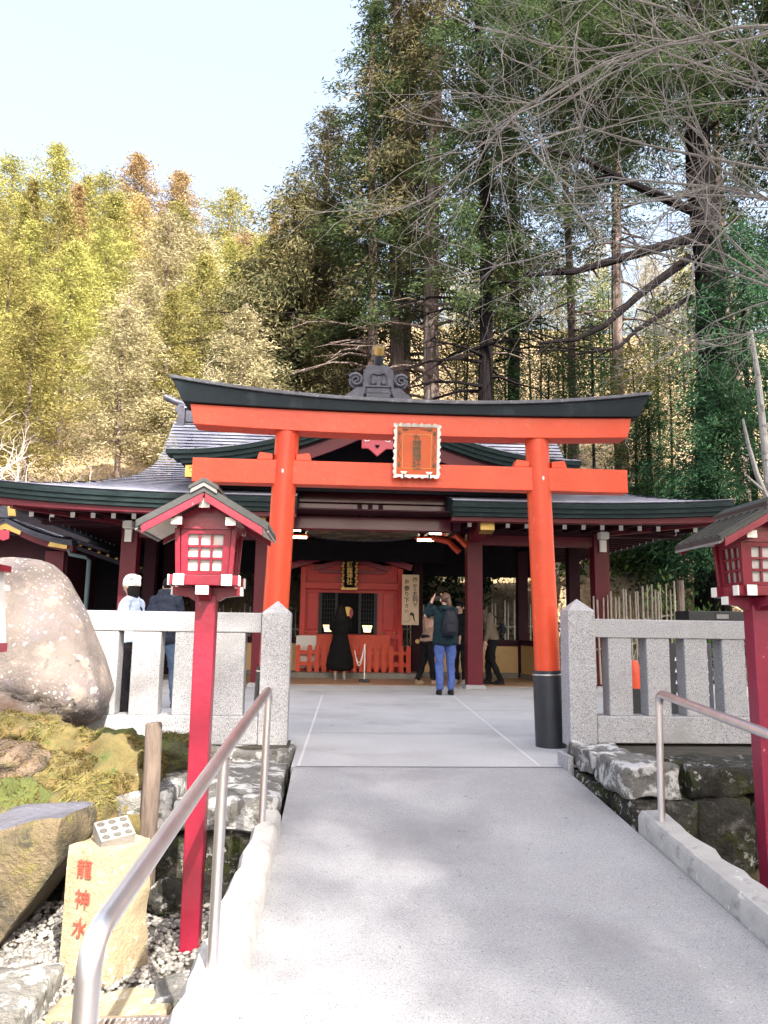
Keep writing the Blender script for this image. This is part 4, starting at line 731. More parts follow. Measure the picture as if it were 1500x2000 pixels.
# ------------------------------------------------------------------ people
m_skin=M('skin',(.55,.33,.24),.55,var=.06,bump=0); m_hairb=M('black_hair',(.012,.010,.010),.6,spec=.15,var=.2,bump=.3,bs=90,stretch=(3,3,.3)); m_hairl=M('light_brown_hair',(.30,.17,.09),.5,var=.3,bump=.3,bs=90,stretch=(3,3,.3)); m_hairw=M('brown_hair',(.10,.05,.03),.5,var=.3,bump=.3,bs=90,stretch=(3,3,.3)); m_hairg=M('ash_blond_hair',(.36,.24,.18),.5,var=.35,vs=20,bump=.3,bs=90,stretch=(3,3,.3))
def cloth(n,c,v=.15): return M(n,c,.85,var=v,vs=9,bump=.6,bs=11,spec=.15)
c_blk=cloth('black_cloth',(.012,.011,.013)); c_teal=cloth('dark_teal_nylon',(.012,.028,.036)); c_jean=cloth('blue_denim',(.075,.12,.33)); c_jeanl=cloth('faded_denim',(.10,.15,.24)); c_beige=cloth('rose_beige_fleece',(.34,.23,.18)); c_khaki=cloth('khaki_cloth',(.19,.155,.115)); c_blue=cloth('pale_blue_fleece',(.50,.60,.78)); c_navy=cloth('navy_padded_cloth',(.028,.034,.055)); c_knit=M('cream_knit',(.72,.69,.64),.9,var=.1,bump=1,bs=40,stretch=(1,1,.2)); c_shoe=cloth('dark_shoe',(.02,.02,.022)); c_shoeg=cloth('grey_shoe',(.33,.31,.29)); c_shoeb=cloth('beige_shoe',(.42,.3,.2)); c_pack=M('black_nylon',(.012,.014,.022),.5,spec=.2,var=.2,bump=.3,bs=14); m_eye=M('eye',(.02,.015,.012),.3,bump=0); m_lip=M('lip',(.38,.13,.11),.5,bump=0)
FOLD=bpy.data.textures.new('cloth_folds','CLOUDS'); FOLD.noise_scale=.085; FOLD.noise_depth=2
def person(lab,loc,yaw,H,top,legs,shoe,hairm,J=None,hair='short',torso=None,skirt=None,face=True):
    k=H/1.7; j=dict(pel=(0,0,.93),che=(0,0,1.22),nb=(0,.0,1.42),hd=(0,.03,1.585),hip=(.09,0,.90),kn=(.10,.02,.50),an=(.10,-.03,.09),sh=(.17,-.01,1.39))
    for s,n in((1,'R'),(-1,'L')):
        j['el'+n]=(s*.22,-.03,1.12); j['wr'+n]=(s*.22,.07,.88); j['fd'+n]=(0,.05,-1); j['kn'+n]=(s*.10,.02,.50); j['an'+n]=(s*.10,-.03,.09)
    j.update(J or {})
    P=lambda a:V(j[a])*k
    root=thing('person',lab,'person',loc); root.rotation_euler[2]=yaw; R3=Matrix.Rotation(yaw,3,'Z')
    ORG[root.name]=V((0,0,0))
    # body: one skinned surface
    vs=[];es=[];rs=[]
    def nd(p,r,par=None):
        vs.append(tuple(p)); rs.append(r*k); 
        if par is not None: es.append((par,len(vs)-1))
        return len(vs)-1
    pe=nd(P('pel'),.10); ch=nd(P('che'),.11,pe); nb=nd(P('nb'),.055,ch); hd=P('hd'); u=(hd-P('nb')).normalized(); fwd=V(j.get('look',(0,1,0))).normalized()
    n2=nd(P('nb')+u*.06*k,.05,nb); h1=nd(hd-u*.06*k,.07,n2); h2=nd(hd+u*.03*k,.088,h1); nd(hd+u*.075*k,.07,h2)
    nd(hd+fwd*.105*k-u*.012*k,.012,h2)
    for s,n in((1,'R'),(-1,'L')):
        sh=V((s*j['sh'][0],j['sh'][1],j['sh'][2]))*k+V((P('che').x-0,P('che').y,0)) if 'sh'+n not in j else P('sh'+n)
        a=nd(sh,.055,ch); e=nd(P('el'+n),.042,a); w=nd(P('wr'+n),.027,e); f=V(j['fd'+n]).normalized(); side=f.cross(V((s*1,0,.2))).normalized(); 
        pm=nd(P('wr'+n)+f*.07*k,.030,w)
        for q in range(4):
            o=side*(q-1.5)*.019*k; b=P('wr'+n)+f*.10*k+o; c=nd(b,.0105,pm); l=(.038,.045,.042,.032)[q]*k; cv=V(j.get('curl'+n,(0,.25,0))); d2=(f+cv*.5).normalized(); c2=nd(b+d2*l,.009,c); nd(b+d2*l+(f+cv).normalized()*l*.8,.008,c2)
        tb=P('wr'+n)+f*.04*k+side*-.035*k; c=nd(tb,.011,w); nd(tb+(f-side*.5).normalized()*.045*k,.009,c)
        hp=nd(V((s*j['hip'][0],j['hip'][1],j['hip'][2]))*k,.085,pe); kn=nd(P('kn'+n),.055,hp); an=nd(P('an'+n),.038,kn); nd(P('an'+n)+V((0,.11,-.045))*k,.03,an)
    me=bpy.data.meshes.new('body'); me.from_pydata(vs,es,[]); b=bpy.data.objects.new('body',me); COL.objects.link(b); b.parent=root; b.modifiers.new('skin','SKIN'); sd_=b.modifiers.new('sub','SUBSURF'); sd_.levels=sd_.render_levels=1
    for i,r in enumerate(rs): me.skin_vertices[0].data[i].radius=(r,r)
    me.skin_vertices[0].data[0].use_root=True; b.modifiers['skin'].use_smooth_shade=True; me.materials.append(m_skin); ORG[b.name]=V((0,0,0))
    def bld(m,n,mt,**a):
        o=m.build(n,mt,root,smooth=True,sharp=70,**a)
        if n in('jacket','trousers','skirt','hood'):
            u=o.modifiers.new('sub','SUBSURF'); u.levels=u.render_levels=2; dm=o.modifiers.new('folds','DISPLACE'); dm.texture=FOLD; dm.texture_coords='LOCAL'; dm.strength=.045; dm.mid_level=.5
        return o
    # jacket: torso loft and sleeves
    T=torso or [(.0,.86,.19,.14),(.0,.95,.19,.14),(.0,1.1,.17,.13),(.0,1.25,.19,.135),(.0,1.37,.185,.11),(.0,1.43,.12,.085),(.0,1.47,.075,.07)]
    def tc(z):
        pts=[P('pel'),P('che'),P('nb')]; z*=k
        if z<=pts[1].z: t=(z-pts[0].z)/(pts[1].z-pts[0].z); return pts[0].lerp(pts[1],t)
        t=(z-pts[1].z)/(pts[2].z-pts[1].z); return pts[1].lerp(pts[2],t)
    m=MB(); m.rings([(tc(z).x,tc(z).y+oy*k,z*k,rx*k,ry*k) for oy,z,rx,ry in T],18)
    for s,n in((1,'R'),(-1,'L')):
        sh=V((s*j['sh'][0]*.93,j['sh'][1],j['sh'][2]-.02))*k+V((P('che').x,P('che').y,0)) if 'sh'+n not in j else P('sh'+n)
        e=P('el'+n); w=P('wr'+n); m.tube([sh+V((-s*.05*k,0,.01)),sh,sh.lerp(e,.35),sh.lerp(e,.7),e,e.lerp(w,.35),e.lerp(w,.7),e.lerp(w,.96)],[.07*k,.082*k,.074*k,.066*k,.06*k,.056*k,.05*k,.045*k],12)
    bld(m,'jacket',top)
    if skirt: m=MB(); m.rings([(P('pel').x,P('pel').y+oy*k,z*k,rx*k,ry*k) for oy,z,rx,ry in skirt],40); 
    if skirt:
        for i,v in enumerate(m.v): a=math.atan2(v.y,v.x); f=1+.045*math.sin(a*11)*max(0,1-v.z/(1.0*k)); v.x*=f; v.y*=f
        bld(m,'skirt',legs)
    else:
        m=MB(); m.rings([(P('pel').x,P('pel').y,z*k,rx*k,ry*k) for z,rx,ry in((.80,.17,.125),(.88,.18,.135),(.98,.165,.125),(1.04,.15,.11))],16)
        for s,n in((1,'R'),(-1,'L')):
            hp=V((s*j['hip'][0],j['hip'][1],.9))*k; kn=P('kn'+n); an=P('an'+n); m.tube([hp,hp.lerp(kn,.3),hp.lerp(kn,.7),kn,kn.lerp(an,.25),kn.lerp(an,.6),kn.lerp(an,.9),kn.lerp(an,1.05)],[.10*k,.098*k,.082*k,.07*k,.068*k,.064*k,.062*k,.066*k],14)
        bld(m,'trousers',legs)
    for s,n in((1,'R'),(-1,'L')):
        a=P('an'+n); x=a.x; m=MB(); m.loft([[(x+rx*k*math.cos(2*PI*i/14),a.y+(.035+.0)*k+oy*k+ry*k*math.sin(2*PI*i/14),z*k) for i in range(14)] for oy,z,rx,ry in((.03,.002,.045,.135),(.03,.03,.05,.14),(.015,.06,.045,.11),(-.03,.10,.04,.06))]); bld(m,'shoe',shoe)
    # hair and face
    rt=fwd.cross(V((0,0,1))).normalized(); up=rt.cross(fwd).normalized()
    def at(a,b_,c): return hd+rt*a*k+fwd*b_*k+up*c*k
    m=MB(); q=Matrix((rt,fwd,up)).transposed()
    def ell(c,r): 
        n0=len(m.v); m.ball((0,0,0),(r[0]*k,r[1]*k,r[2]*k),16)
        for i in range(n0,len(m.v)): m.v[i]=at(*c)+q@m.v[i]
    ell((0,-.022,.035),(.088,.098,.092)); 
    if hair=='long': 
        m.loft([[at(rx*math.cos(a),oy+ry*math.sin(a),z) for a in[2*PI*i/14 for i in range(14)]] for z,rx,ry,oy in((.05,.09,.07,-.04),(-.08,.12,.085,-.05),(-.22,.15,.08,-.07),(-.40,.15,.06,-.075),(-.5,.11,.04,-.08))])
    if hair=='bob': m.loft([[at(rx*math.cos(a),oy+ry*math.sin(a),z) for a in[2*PI*i/14 for i in range(14)]] for z,rx,ry,oy in((.06,.085,.07,-.03),(-.05,.095,.07,-.045),(-.13,.09,.06,-.05),(-.20,.06,.04,-.06))])
    if hair=='pony':
        m.tube([at(0,-.10,.04),at(0,-.14,.03),at(.01,-.155,-.05),at(.02,-.14,-.16),at(.02,-.13,-.22)],[.022*k,.036*k,.042*k,.034*k,.01*k],10)
    bld(m,'hair',hairm)
    if face:
        for s in(-1,1): m=MB(); m.ball(at(s*.085,-.005,-.01),(.016*k,.024*k,.03*k),8); bld(m,'ear',m_skin); m=MB(); m.ball(at(s*.033,.082,.008),(.013*k,.01*k,.008*k),8); bld(m,'eye',m_eye)
        m=MB(); m.ball(at(0,.082,-.052),(.024*k,.01*k,.008*k),8); bld(m,'mouth',m_lip)
    return root,bld,at,P,k
BK=0
# woman in the black dress, back to us
person('woman with long black hair in a long pleated black dress facing the inner shrine',(-.485,16.45,0),0,1.58,c_blk,c_blk,c_shoeg,m_hairb,dict(elR=(.21,.02,1.12),wrR=(.06,.24,1.22),elL=(-.21,.02,1.12),wrL=(-.06,.24,1.22),fdR=(-.1,.3,1),fdL=(.1,.3,1)),hair='long',skirt=[(0,.18,.34,.26),(0,.4,.31,.23),(0,.7,.235,.18),(0,.95,.17,.13),(0,1.08,.165,.12)],torso=[(0,.95,.175,.13),(0,1.1,.18,.13),(0,1.25,.20,.14),(0,1.37,.19,.11),(0,1.43,.12,.085),(0,1.47,.075,.07)])
# woman photographing
r,b,at,P,k=person('woman in dark teal jacket and blue jeans holding up a phone, black backpack on',(1.22,12.9,0),.05,1.67,c_teal,c_jean,c_shoe,m_hairw,dict(elR=(.16,.25,1.34),wrR=(.04,.34,1.55),fdR=(-.3,.1,1),shR=(.17,.04,1.40),elL=(-.34,.10,1.30),wrL=(-.20,.26,1.55),fdL=(.5,.1,1),shL=(-.18,.02,1.41),look=(-.25,1,.12),hd=(0,.03,1.59)),hair='pony',torso=[(0,.80,.235,.16),(0,.90,.225,.16),(0,1.1,.20,.145),(0,1.25,.205,.145),(0,1.37,.20,.125),(0,1.43,.135,.11),(-.01,1.48,.10,.10),(-.01,1.51,.085,.085)])
m=MB(); m.rings([(.03*k,-.19*k,.98*k,.12,.06),(.03*k,-.215*k,1.05*k,.14,.085),(.04*k,-.21*k,1.25*k,.135,.08),(.045*k,-.19*k,1.38*k,.10,.06),(.045*k,-.17*k,1.43*k,.05,.03)],16); bp_=b(m,'backpack',c_pack)
m=MB(); m.rings([(.03*k,-.285*k,1.0*k,.09,.03),(.03*k,-.31*k,1.05*k,.1,.035),(.035*k,-.295*k,1.18*k,.09,.03)],12); m.build('front_pocket',c_pack,bp_,smooth=True)
for s in(-1,1): m=MB(); m.tube([(s*.09,-.14*k,1.40*k),(s*.11,0,1.475*k),(s*.12,.12*k,1.40*k),(s*.15,.13*k,1.2*k),(s*.16,-.05*k,1.05*k)],.017,6); m.build('strap',c_pack,bp_,smooth=True)
m=MB(); m.obox((-.06*k,.40*k,1.63*k),(.16,.012,.08)); b(m,'phone',m_black)
m=MB(); m.rings([(0,-.03*k,1.40*k,.15,.11),(0,-.05*k,1.45*k,.14,.11),(0,-.04*k,1.50*k,.09,.08)],14); b(m,'hood',c_teal)
# companions
person('person in rose-beige fleece and black trousers bending, half hidden behind the jeans woman',(1.24,15.5,0),-.9,1.6,c_beige,c_blk,c_shoeb,m_hairw,dict(che=(0,.12,1.18),nb=(0,.24,1.32),hd=(0,.32,1.44),look=(0,1,-.5),elR=(.2,.2,1.02),wrR=(.16,.38,.98),elL=(-.2,.2,1.02),wrL=(-.16,.38,.98),anR=(.1,.10,.09),anL=(-.1,-.18,.09)))
person('person in black clothes and grey sneakers standing half behind the maroon column',(1.90,15.45,0),2.5,1.62,c_blk,c_blk,c_shoeg,m_hairb,dict(elR=(.22,.05,1.10),wrR=(.12,.25,1.0),elL=(-.22,.05,1.10),wrL=(-.12,.25,1.0),look=(0,1,-.3)))
r,b,at,P,k=person('man in khaki jacket and black trousers bowing his head beside the maroon column',(2.56,15.5,0),1.35,1.68,c_khaki,c_blk,c_shoe,m_hairb,dict(che=(0,.05,1.2),nb=(0,.13,1.38),hd=(0,.24,1.48),look=(0,.8,-.75),elR=(.2,.06,1.08),wrR=(.18,.16,.86),elL=(-.2,.06,1.08),wrL=(-.18,.14,.86),anR=(.09,.08,.09),anL=(-.09,-.17,.09),knR=(.09,.09,.5)))
m=MB(); m.rings([(0,-.21*k,1.02*k,.09,.05),(0,-.23*k,1.1*k,.11,.06),(0,-.2*k,1.22*k,.08,.04)],12); b(m,'shoulder_bag',c_pack); m=MB(); m.tube([(.05,-.17*k,1.15*k),(.17*k,.02,1.12*k),(.12*k,.19*k,1.28*k),(-.02,.15*k,1.42*k),(-.1*k,.02,1.43*k),(-.05,-.12*k,1.3*k)],.014,6); b(m,'bag_strap',c_pack)
# visitors behind the left balustrade
r,b,at,P,k=person('woman in cream pompom beanie and pale blue fleece behind the left balustrade',(-3.06,9.35,0),1.3,1.63,c_blue,c_blk,c_shoe,m_hairb,dict(elR=(.22,-.02,1.13),wrR=(.18,.15,1.0),elL=(-.22,-.02,1.13),wrL=(-.18,.15,1.0)),hair='bob')
m=MB(); m.loft([[at(rx*math.cos(a),-.02+ry*math.sin(a)-.25*(c-.05)*0,c) for a in[2*PI*i/20 for i in range(20)]] for c,rx,ry in((-.005,.100,.108),(.03,.105,.113),(.08,.098,.105),(.125,.07,.078),(.145,.03,.035))]); hat=b(m,'knit_beanie',c_knit)
for s in(-1,1): m=MB(); m.ball(at(s*.085,-.06,.10),.034,10); b(m,'pompom',c_knit)
m=MB(); m.tube([(-.10,.1,1.36*k),(-.06,-.02,1.43*k),(.02,-.13*k,1.3*k),(.13,-.13*k,1.08*k)],.012,6); b(m,'bag_strap',c_pack)
r,b,at,P,k=person('man in navy padded jacket and faded jeans stepping behind the left balustrade',(-2.86,10.35,0),-.3,1.72,c_navy,c_jeanl,c_shoe,m_hairb,dict(elR=(.23,0,1.12),wrR=(.22,.12,.92),anR=(.10,.16,.09),anL=(-.10,-.16,.09),knR=(.10,.12,.5),hd=(0,.07,1.55),look=(0,1,-.35)),torso=[(0,.78,.23,.17),(0,.95,.225,.165),(0,1.1,.215,.16),(0,1.25,.225,.165),(0,1.37,.205,.14),(0,1.43,.145,.12),(-.01,1.48,.11,.105),(-.01,1.52,.09,.09)])
person('person with ash-blond bobbed hair in dark clothes behind the boulder',(-4.1,10,0),.2,1.60,c_navy,c_blk,c_shoe,m_hairg,hair='bob')
# ------------------------------------------------------------------ trees
def quadmesh(name,c,d,w,l,b,mat):   # leaf-sized diamonds: centre, direction, side vector, length, breadth
    n=len(c); l=l[:,None]; b=b[:,None]; v=np.stack([c-d*l*.5,c+w*b*.5-d*l*.05,c+d*l*.5,c-w*b*.5-d*l*.05],1).reshape(-1,3).astype(np.float32)
    me=bpy.data.meshes.new(name); me.vertices.add(4*n); me.vertices.foreach_set('co',v.ravel()); me.loops.add(4*n); me.loops.foreach_set('vertex_index',np.arange(4*n,dtype=np.int32)); me.polygons.add(n)
    me.polygons.foreach_set('loop_start',np.arange(0,4*n,4,dtype=np.int32)); me.update(calc_edges=True); me.materials.append(mat); return me
def unit(a): return a/np.maximum(1e-6,np.linalg.norm(a,axis=1,keepdims=True))
def conifer(name,H,R,base,nb,ncl,nl,leaf,seed,mat,droop=.25,spread=.34,pw=.75,vmin=.55):
    g=np.random.default_rng(seed); C=[];Dr=[]
    for i in range(nb):
        t=((i+g.random())/nb)**.85; z=base+(H-base)*t; L=R*max(.06,(1-t)**pw)*g.uniform(vmin,1.3); a=i*2.4+g.uniform(-.5,.5); e=np.array([math.cos(a),math.sin(a),0])
        k=max(2,int(ncl*(L/R)+1))
        for j in range(k):
            s=(.25 if L>.8 else 0)+(1-(.25 if L>.8 else 0))*(j+g.random())/k; p=e*L*s+np.array([0,0,z+.18*L*s-droop*L*s*s*1.6]); m=int(nl*g.uniform(.6,1.3)); sp=spread*(.6+.5*L/R)
            C.append(p+g.normal(0,1,(m,3))*np.array([sp,sp,sp*.62])); Dr.append(e*.8+np.array([0,0,-droop*1.2])+g.normal(0,.6,(m,3)))
    C=np.concatenate(C); Dr=unit(np.concatenate(Dr)); Wv=unit(np.cross(Dr,np.random.default_rng(seed+1).normal(0,1,C.shape))); n=len(C)
    return quadmesh(name,C,Dr,Wv,g.uniform(.6,1.4,n)*leaf,g.uniform(.16,.3,n)*leaf,mat)
def bushmesh(name,R,Hh,ncl,nl,leaf,seed,mat,sp=.16,br=.5):
    g=np.random.default_rng(seed); C=[];Dr=[]
    for i in range(ncl):
        d=g.normal(0,1,3); d/=np.linalg.norm(d); d[2]=abs(d[2]); p=d*np.array([R,R,Hh])*g.uniform(.45,1.05)*(1+.25*math.sin(d[0]*5+seed)); m=nl
        C.append(p+g.normal(0,sp,(m,3))); Dr.append(d+g.normal(0,.7,(m,3)))
    C=np.concatenate(C); Dr=unit(np.concatenate(Dr)); Wv=unit(np.cross(Dr,g.normal(0,1,C.shape))); n=len(C)
    return quadmesh(name,C,Dr,Wv,g.uniform(.6,1.3,n)*leaf,g.uniform(.7,1.1,n)*leaf*br,mat)
def obj_from(me,name,parent=None,mat=None,loc=(0,0,0),scale=1,rz=0):
    o=bpy.data.objects.new(name,me); COL.objects.link(o); o.location=loc; o.rotation_euler[2]=rz; o.scale=scale if isinstance(scale,(tuple,list)) else (scale,)*3
    if parent: o.parent=parent
    if mat: o.material_slots[0].link='OBJECT'; o.material_slots[0].material=mat
    return o
FOR=[conifer('crown',15,3.1,2.0,120,6,40,.25,11,L_sun,.15,spread=.27),conifer('crown',15,2.6,1.0,120,6,40,.25,12,L_sun,.25,pw=.6,spread=.27),conifer('crown',15,3.6,3.5,110,6,42,.26,13,L_sun,.1,pw=.55,spread=.34),conifer('crown',13,3.4,1.5,110,6,40,.24,14,L_sun,.05,pw=.45,spread=.36)]
CED=[conifer('crown',20,2.9,0,115,7,48,.22,21,L_dark,.38,spread=.26,pw=.45,vmin=.3),conifer('crown',20,2.3,0,115,7,48,.22,22,L_dark,.45,spread=.26,pw=.4,vmin=.3),conifer('crown',10,2.9,0,85,8,56,.20,23,L_dark,.5,spread=.26,pw=.4,vmin=.3)]
SHD=conifer('crown',20,2.9,0,130,8,26,.27,24,L_dark,.38,spread=.32,pw=.5)
SPA=[conifer('crown',12,2.0,4,55,4,26,.23,31,L_sun,.1,spread=.4,pw=.4),conifer('crown',12,2.4,3,60,4,26,.23,32,L_sun,.05,spread=.45,pw=.4)]
BSH=[bushmesh('foliage',1.3,1.5,70,26,.15,41,L_broad),bushmesh('foliage',1.5,1.1,70,26,.14,42,L_broad,.2),bushmesh('foliage',1.1,2.0,80,24,.15,43,L_broad)]
def trunkmesh(h,r,seed,limbs=0,lz=(4,9),ll=2.2):
    g=random.Random(seed); m=MB(); px,py=g.uniform(0,6),g.uniform(0,6)
    m.tube([(r*.5*math.sin(k*.7+px),r*.5*math.sin(k*.6+py),h*k/8-.4) for k in range(9)],[r*(1.25 if k==0 else 1)*(1-.62*k/8) for k in range(9)],9)
    for i in range(limbs):
        a=g.uniform(0,6.28); z=g.uniform(*lz); L=ll*g.uniform(.5,1.2); e=V((math.cos(a),math.sin(a),0)); u=g.uniform(-.1,.25)
        pts=[V((0,0,z))+e*L*t+V((0,0,L*(u*t-.35*t*t)))+V((g.uniform(-.06,.06),g.uniform(-.06,.06),g.uniform(-.05,.05))) for t in(0,.25,.5,.75,1)]; m.tube(pts,[r*.24,r*.18,r*.14,r*.09,r*.03],5)
        for s in range(2): q=pts[2+s]; m.tube([q,q+e.cross(V((0,0,1)))*g.choice((-1,1))*.3*L+e*.25*L+V((0,0,-.08*L))],[r*.08,r*.02],4)
    return m
def mk(m,mat):
    me=bpy.data.meshes.new('trunk'); me.from_pydata(m.v,[],m.f); me.materials.append(mat); me.shade_smooth(); return me
TRK=[mk(trunkmesh(13,.2,s,6,(1.5,8),1.8),m_bark) for s in(1,2,3)]; TRT=[mk(trunkmesh(11,.085,s,7,(2,9),1.2),m_barkd) for s in(4,5)]
def tree(name,lab,grp,x,y,z,cm,lm,tm,sc,rz,tsc=None,cz=0,tmat=None):
    t=thing(name,lab,'tree',(x,y,z),grp)
    obj_from(tm,'trunk',t,tmat,scale=tsc or sc,rz=rz); obj_from(cm,'crown',t,lm,scale=sc,rz=rz*1.7,loc=(0,0,cz)); return t
g=random.Random(3)
ORDN=['leftmost','second from the left','third from the left','fourth from the left','fifth from the left','sixth from the left','seventh from the left','eighth from the left','ninth from the left','tenth from the left','eleventh from the left','twelfth from the left']
def X_at(px,y): return -.695+(px-650)/1500*y*1.003
# sunlit forest on the left hill: front rows lower, back rows on the skyline
for y,pxs,top in ((26,(-60,70,205,330,440),540),(31,(0,130,255,375,490,600),470),(37,(-70,50,165,280,385,500),400),(44,(-10,95,195,300,405,520),355),(51,(-60,35,130,225,330,440,540),320),(58,(-20,45,110,175,250,320,410,500,590),258)):
    for ip,px in enumerate(pxs):
        px+=g.uniform(-22,22); yy=y+g.uniform(-1.5,1.5); x=X_at(px,yy); z0=hillz(x,yy)
        tp=top+g.uniform(-35,45)+(70 if px>330 and y>40 else 0); H=max(5.,1.04+(1231-tp)/1500*yy*.98-z0); k=g.choice((0,1,2,2,3)); s=H/(15 if k<3 else 13)
        mat=(L_gold if y>=51 and g.random()<.65 else (L_olive if (y<40 and px>150 and g.random()<.6) else L_sun))
        nm,lb,gr={'golden_brown_conifer_leaves':('cedar_tree','golden brown sunlit cedar on the skyline of the left hill','golden cedars on the left skyline'),'dry_olive_leaves':('cypress_tree','dry olive-coloured sunlit tree on the slope behind the left roof','olive trees on the left slope'),'sunlit_conifer_leaves':('cypress_tree','yellow-green sunlit conifer in the dense forest on the left hill','yellow-green conifers on the left hill')}[mat.name]
        row={26:'the lowest row just above the hall roof',31:'the second row up the left hill',37:'the third row up the left hill',44:'the fourth row up the left hill',51:'the row just below the left skyline',58:'the left skyline row'}[y]
        lb={'golden_brown_conifer_leaves':'golden brown cedar, ','dry_olive_leaves':'dry olive-coloured tree, ','sunlit_conifer_leaves':'yellow-green conifer, '}[mat.name]+ORDN[ip]+' in '+row
        tree(nm,lb,gr,x,yy,z0-.2,FOR[k],mat,g.choice(TRK),(max(s,.6)*1.1,max(s,.6)*1.1,s),g.uniform(0,6.28),(max(.6,s),)*3)
# sparse sunlit wood on the right slope, thin dark trunks
for y,pxs,top in ((27,(905,1000,1090,1180,1265,1340,1430),610),(32,(1010,1100,1190,1250,1330),560),(38,(900,990,1060,1140,1220,1300,1400,1500),480),(46,(880,960,1040,1120,1210,1300,1390,1480),420),(56,(830,920,1010,1100,1190,1290,1390,1490),370)):
    for ip,px in enumerate(pxs):
        px+=g.uniform(-18,18); yy=y+g.uniform(-1.5,1.5); x=X_at(px,yy); z0=hillz(x,yy); tp=top+g.uniform(-40,50); H=max(5.5,1.04+(1231-tp)/1500*yy*.98-z0); s=H/12
        mat=g.choice((L_sun,L_olive,L_olive,L_sun)) if y>40 else g.choice((L_sun,L_dark,L_dark,L_dkg))
        tree('sapling','thin-trunked young conifer, '+ORDN[ip]+' in '+{27:'the front row on the right bank',32:'the second row of the right slope',38:'the third row of the right slope',46:'the fourth row of the right slope',56:'the top row of the right slope'}[y],'thin conifers on the right slope',x,yy,z0-.2,g.choice(SPA),mat,g.choice(TRT),(max(.75,s),max(.75,s),s),g.uniform(0,6.28))
# tall dark cedars behind the hall
for i,(px,y,r,ch,top,k,mat,lab) in enumerate([(850,24,.30,11.6,34,0,L_brown,'tallest cedar with pale straight trunk rising just right of the roof ornament'),(768,26,.30,12.6,33,1,L_brown,'brown-trunked cedar directly behind the roof ornament'),(715,25,.22,10.8,24,1,L_dark,'slim cedar with bare lower limbs left of the roof ornament'),(795,30,.20,12,28,1,L_brown,'thin cedar trunk between the two thickest cedar trunks'),(948,22,.27,10.5,25,0,L_dark,'dark-trunked cedar above the right half of the torii'),(622,30,.24,11.5,23,0,L_brown,'cedar with pale thin trunk seen above the left half of the torii'),(1010,30,.24,13.5,33,1,L_dark,'dark cedar standing back between the torii and the bare branches'),(1130,32,.22,17,35,1,L_dark,'high cedar crown seen through the bare twigs left of the great dark tree'),(1240,29,.26,17.5,33,0,L_dark,'cedar crown high behind the bare twigs beside the great dark trunk'),(1480,27,.26,11,30,0,L_dark,'cedar behind the bare twigs at the upper right edge')]):
    x=X_at(px,y); z0=hillz(x,y); t=thing('tall_cedar',lab,'tree',(x,y,z0),'tall cedars behind the hall')
    trunkmesh(top-z0-1,r,50+i,14,(4.5,ch-z0+1),2.9).build('trunk',m_bark if i not in(4,6) else m_barkd,None,smooth=True).parent=t
    obj_from(CED[k],'crown',t,mat,loc=(0,0,ch-z0),scale=(1.0,1.0,(top-ch)/20),rz=i)
    if i==5: obj_from(CED[2],'lower_crown',t,mat,loc=(0,0,ch-z0-.6),scale=(1.15,1.15,.8),rz=i+2)
for i,(px,y,ch,top,sc,lab) in enumerate([(560,28,7.8,18.5,1.15,'drooping grey-green cypress hanging over the left end of the torii cap'),(470,29,7.0,15.5,1.05,'broad grey-green cypress between the sunlit forest and the tall cedars'),(665,27,7.4,13,.8,'low drooping cypress with dark bare limbs just left of the roof ornament')]):
    x=X_at(px,y); z0=hillz(x,y); t=thing('cypress_tree',lab,'tree',(x,y,z0))
    trunkmesh(top-z0-.6,.2,70+i,12,(2.5,8),3.2).build('trunk',m_barkd,None,smooth=True).parent=t
    obj_from(CED[2],'crown',t,L_brown,loc=(0,0,ch-z0),scale=(sc,sc,(top-ch)/10),rz=i*2)
# big dark tree at the right
t=thing('great_cedar','massive dark old tree with sweeping limbs at the right, behind the hall roof','tree',(9.5,20,1.2))
m=MB(); m.tube([(9.45,20,.5),(9.5,20,3.5),(9.55,20,5.5),(9.75,20,8.5),(9.95,20.1,11.5),(9.75,20.1,14.5),(9.9,20.2,19),(9.9,20.2,24)],[.52,.40,.37,.37,.42,.36,.3,.15],14)
for pts,r in ((((1412,385),(1250,440),(1150,475),(1040,488)),.16),(((1405,430),(1290,520),(1215,590),(1150,625),(1070,636)),.13),(((1412,320),(1270,260),(1180,215),(1080,190)),.14),(((1402,520),(1280,600),(1240,640),(1180,650)),.08),(((1410,290),(1440,150),(1500,90)),.14),(((1410,440),(1460,380),(1520,330)),.12)):
    q=[V((X_at(p[0],19.5-k*.5),19.7-k*.5,1.04+(1231-p[1])/1500*(19.7-k*.5)*1.0)) for k,p in enumerate(pts)]; m.tube(q,[r*(1-.75*k/(len(q)-1)) for k in range(len(q))],7)
    for a,b in zip(q,q[1:]):
        for _ in range(3):
            u=a.lerp(b,g.random()); m.tube([u,u+V((g.uniform(-.9,.3),g.uniform(-.4,.4),g.uniform(-.5,.3))),u+V((g.uniform(-1.5,.3),g.uniform(-.6,.6),g.uniform(-.9,.3)))],[.03,.02,.006],4)
m.build('trunk',m_barkd,t,smooth=True)
for i,(x,y,z,sc,sz,mat) in enumerate([(9.9,20.6,16.5,1.5,.8,L_dark),(13.4,20,9.5,.95,.9,L_dkg),(8.0,19.8,15.2,.9,.45,L_dark),(6.4,19.6,15.6,.85,.5,L_dark),(4.9,19.6,17.2,.7,.45,L_dark),(7.6,20,19,1.1,.6,L_dark),(12.8,19,15,1.2,.8,L_dark)]):
    obj_from(CED[2] if i else CED[0],'crown' if i==0 else 'foliage_mass',t,mat,loc=(x-9.5,y-20,z-1.2),scale=(sc,sc,sz),rz=i*1.3)
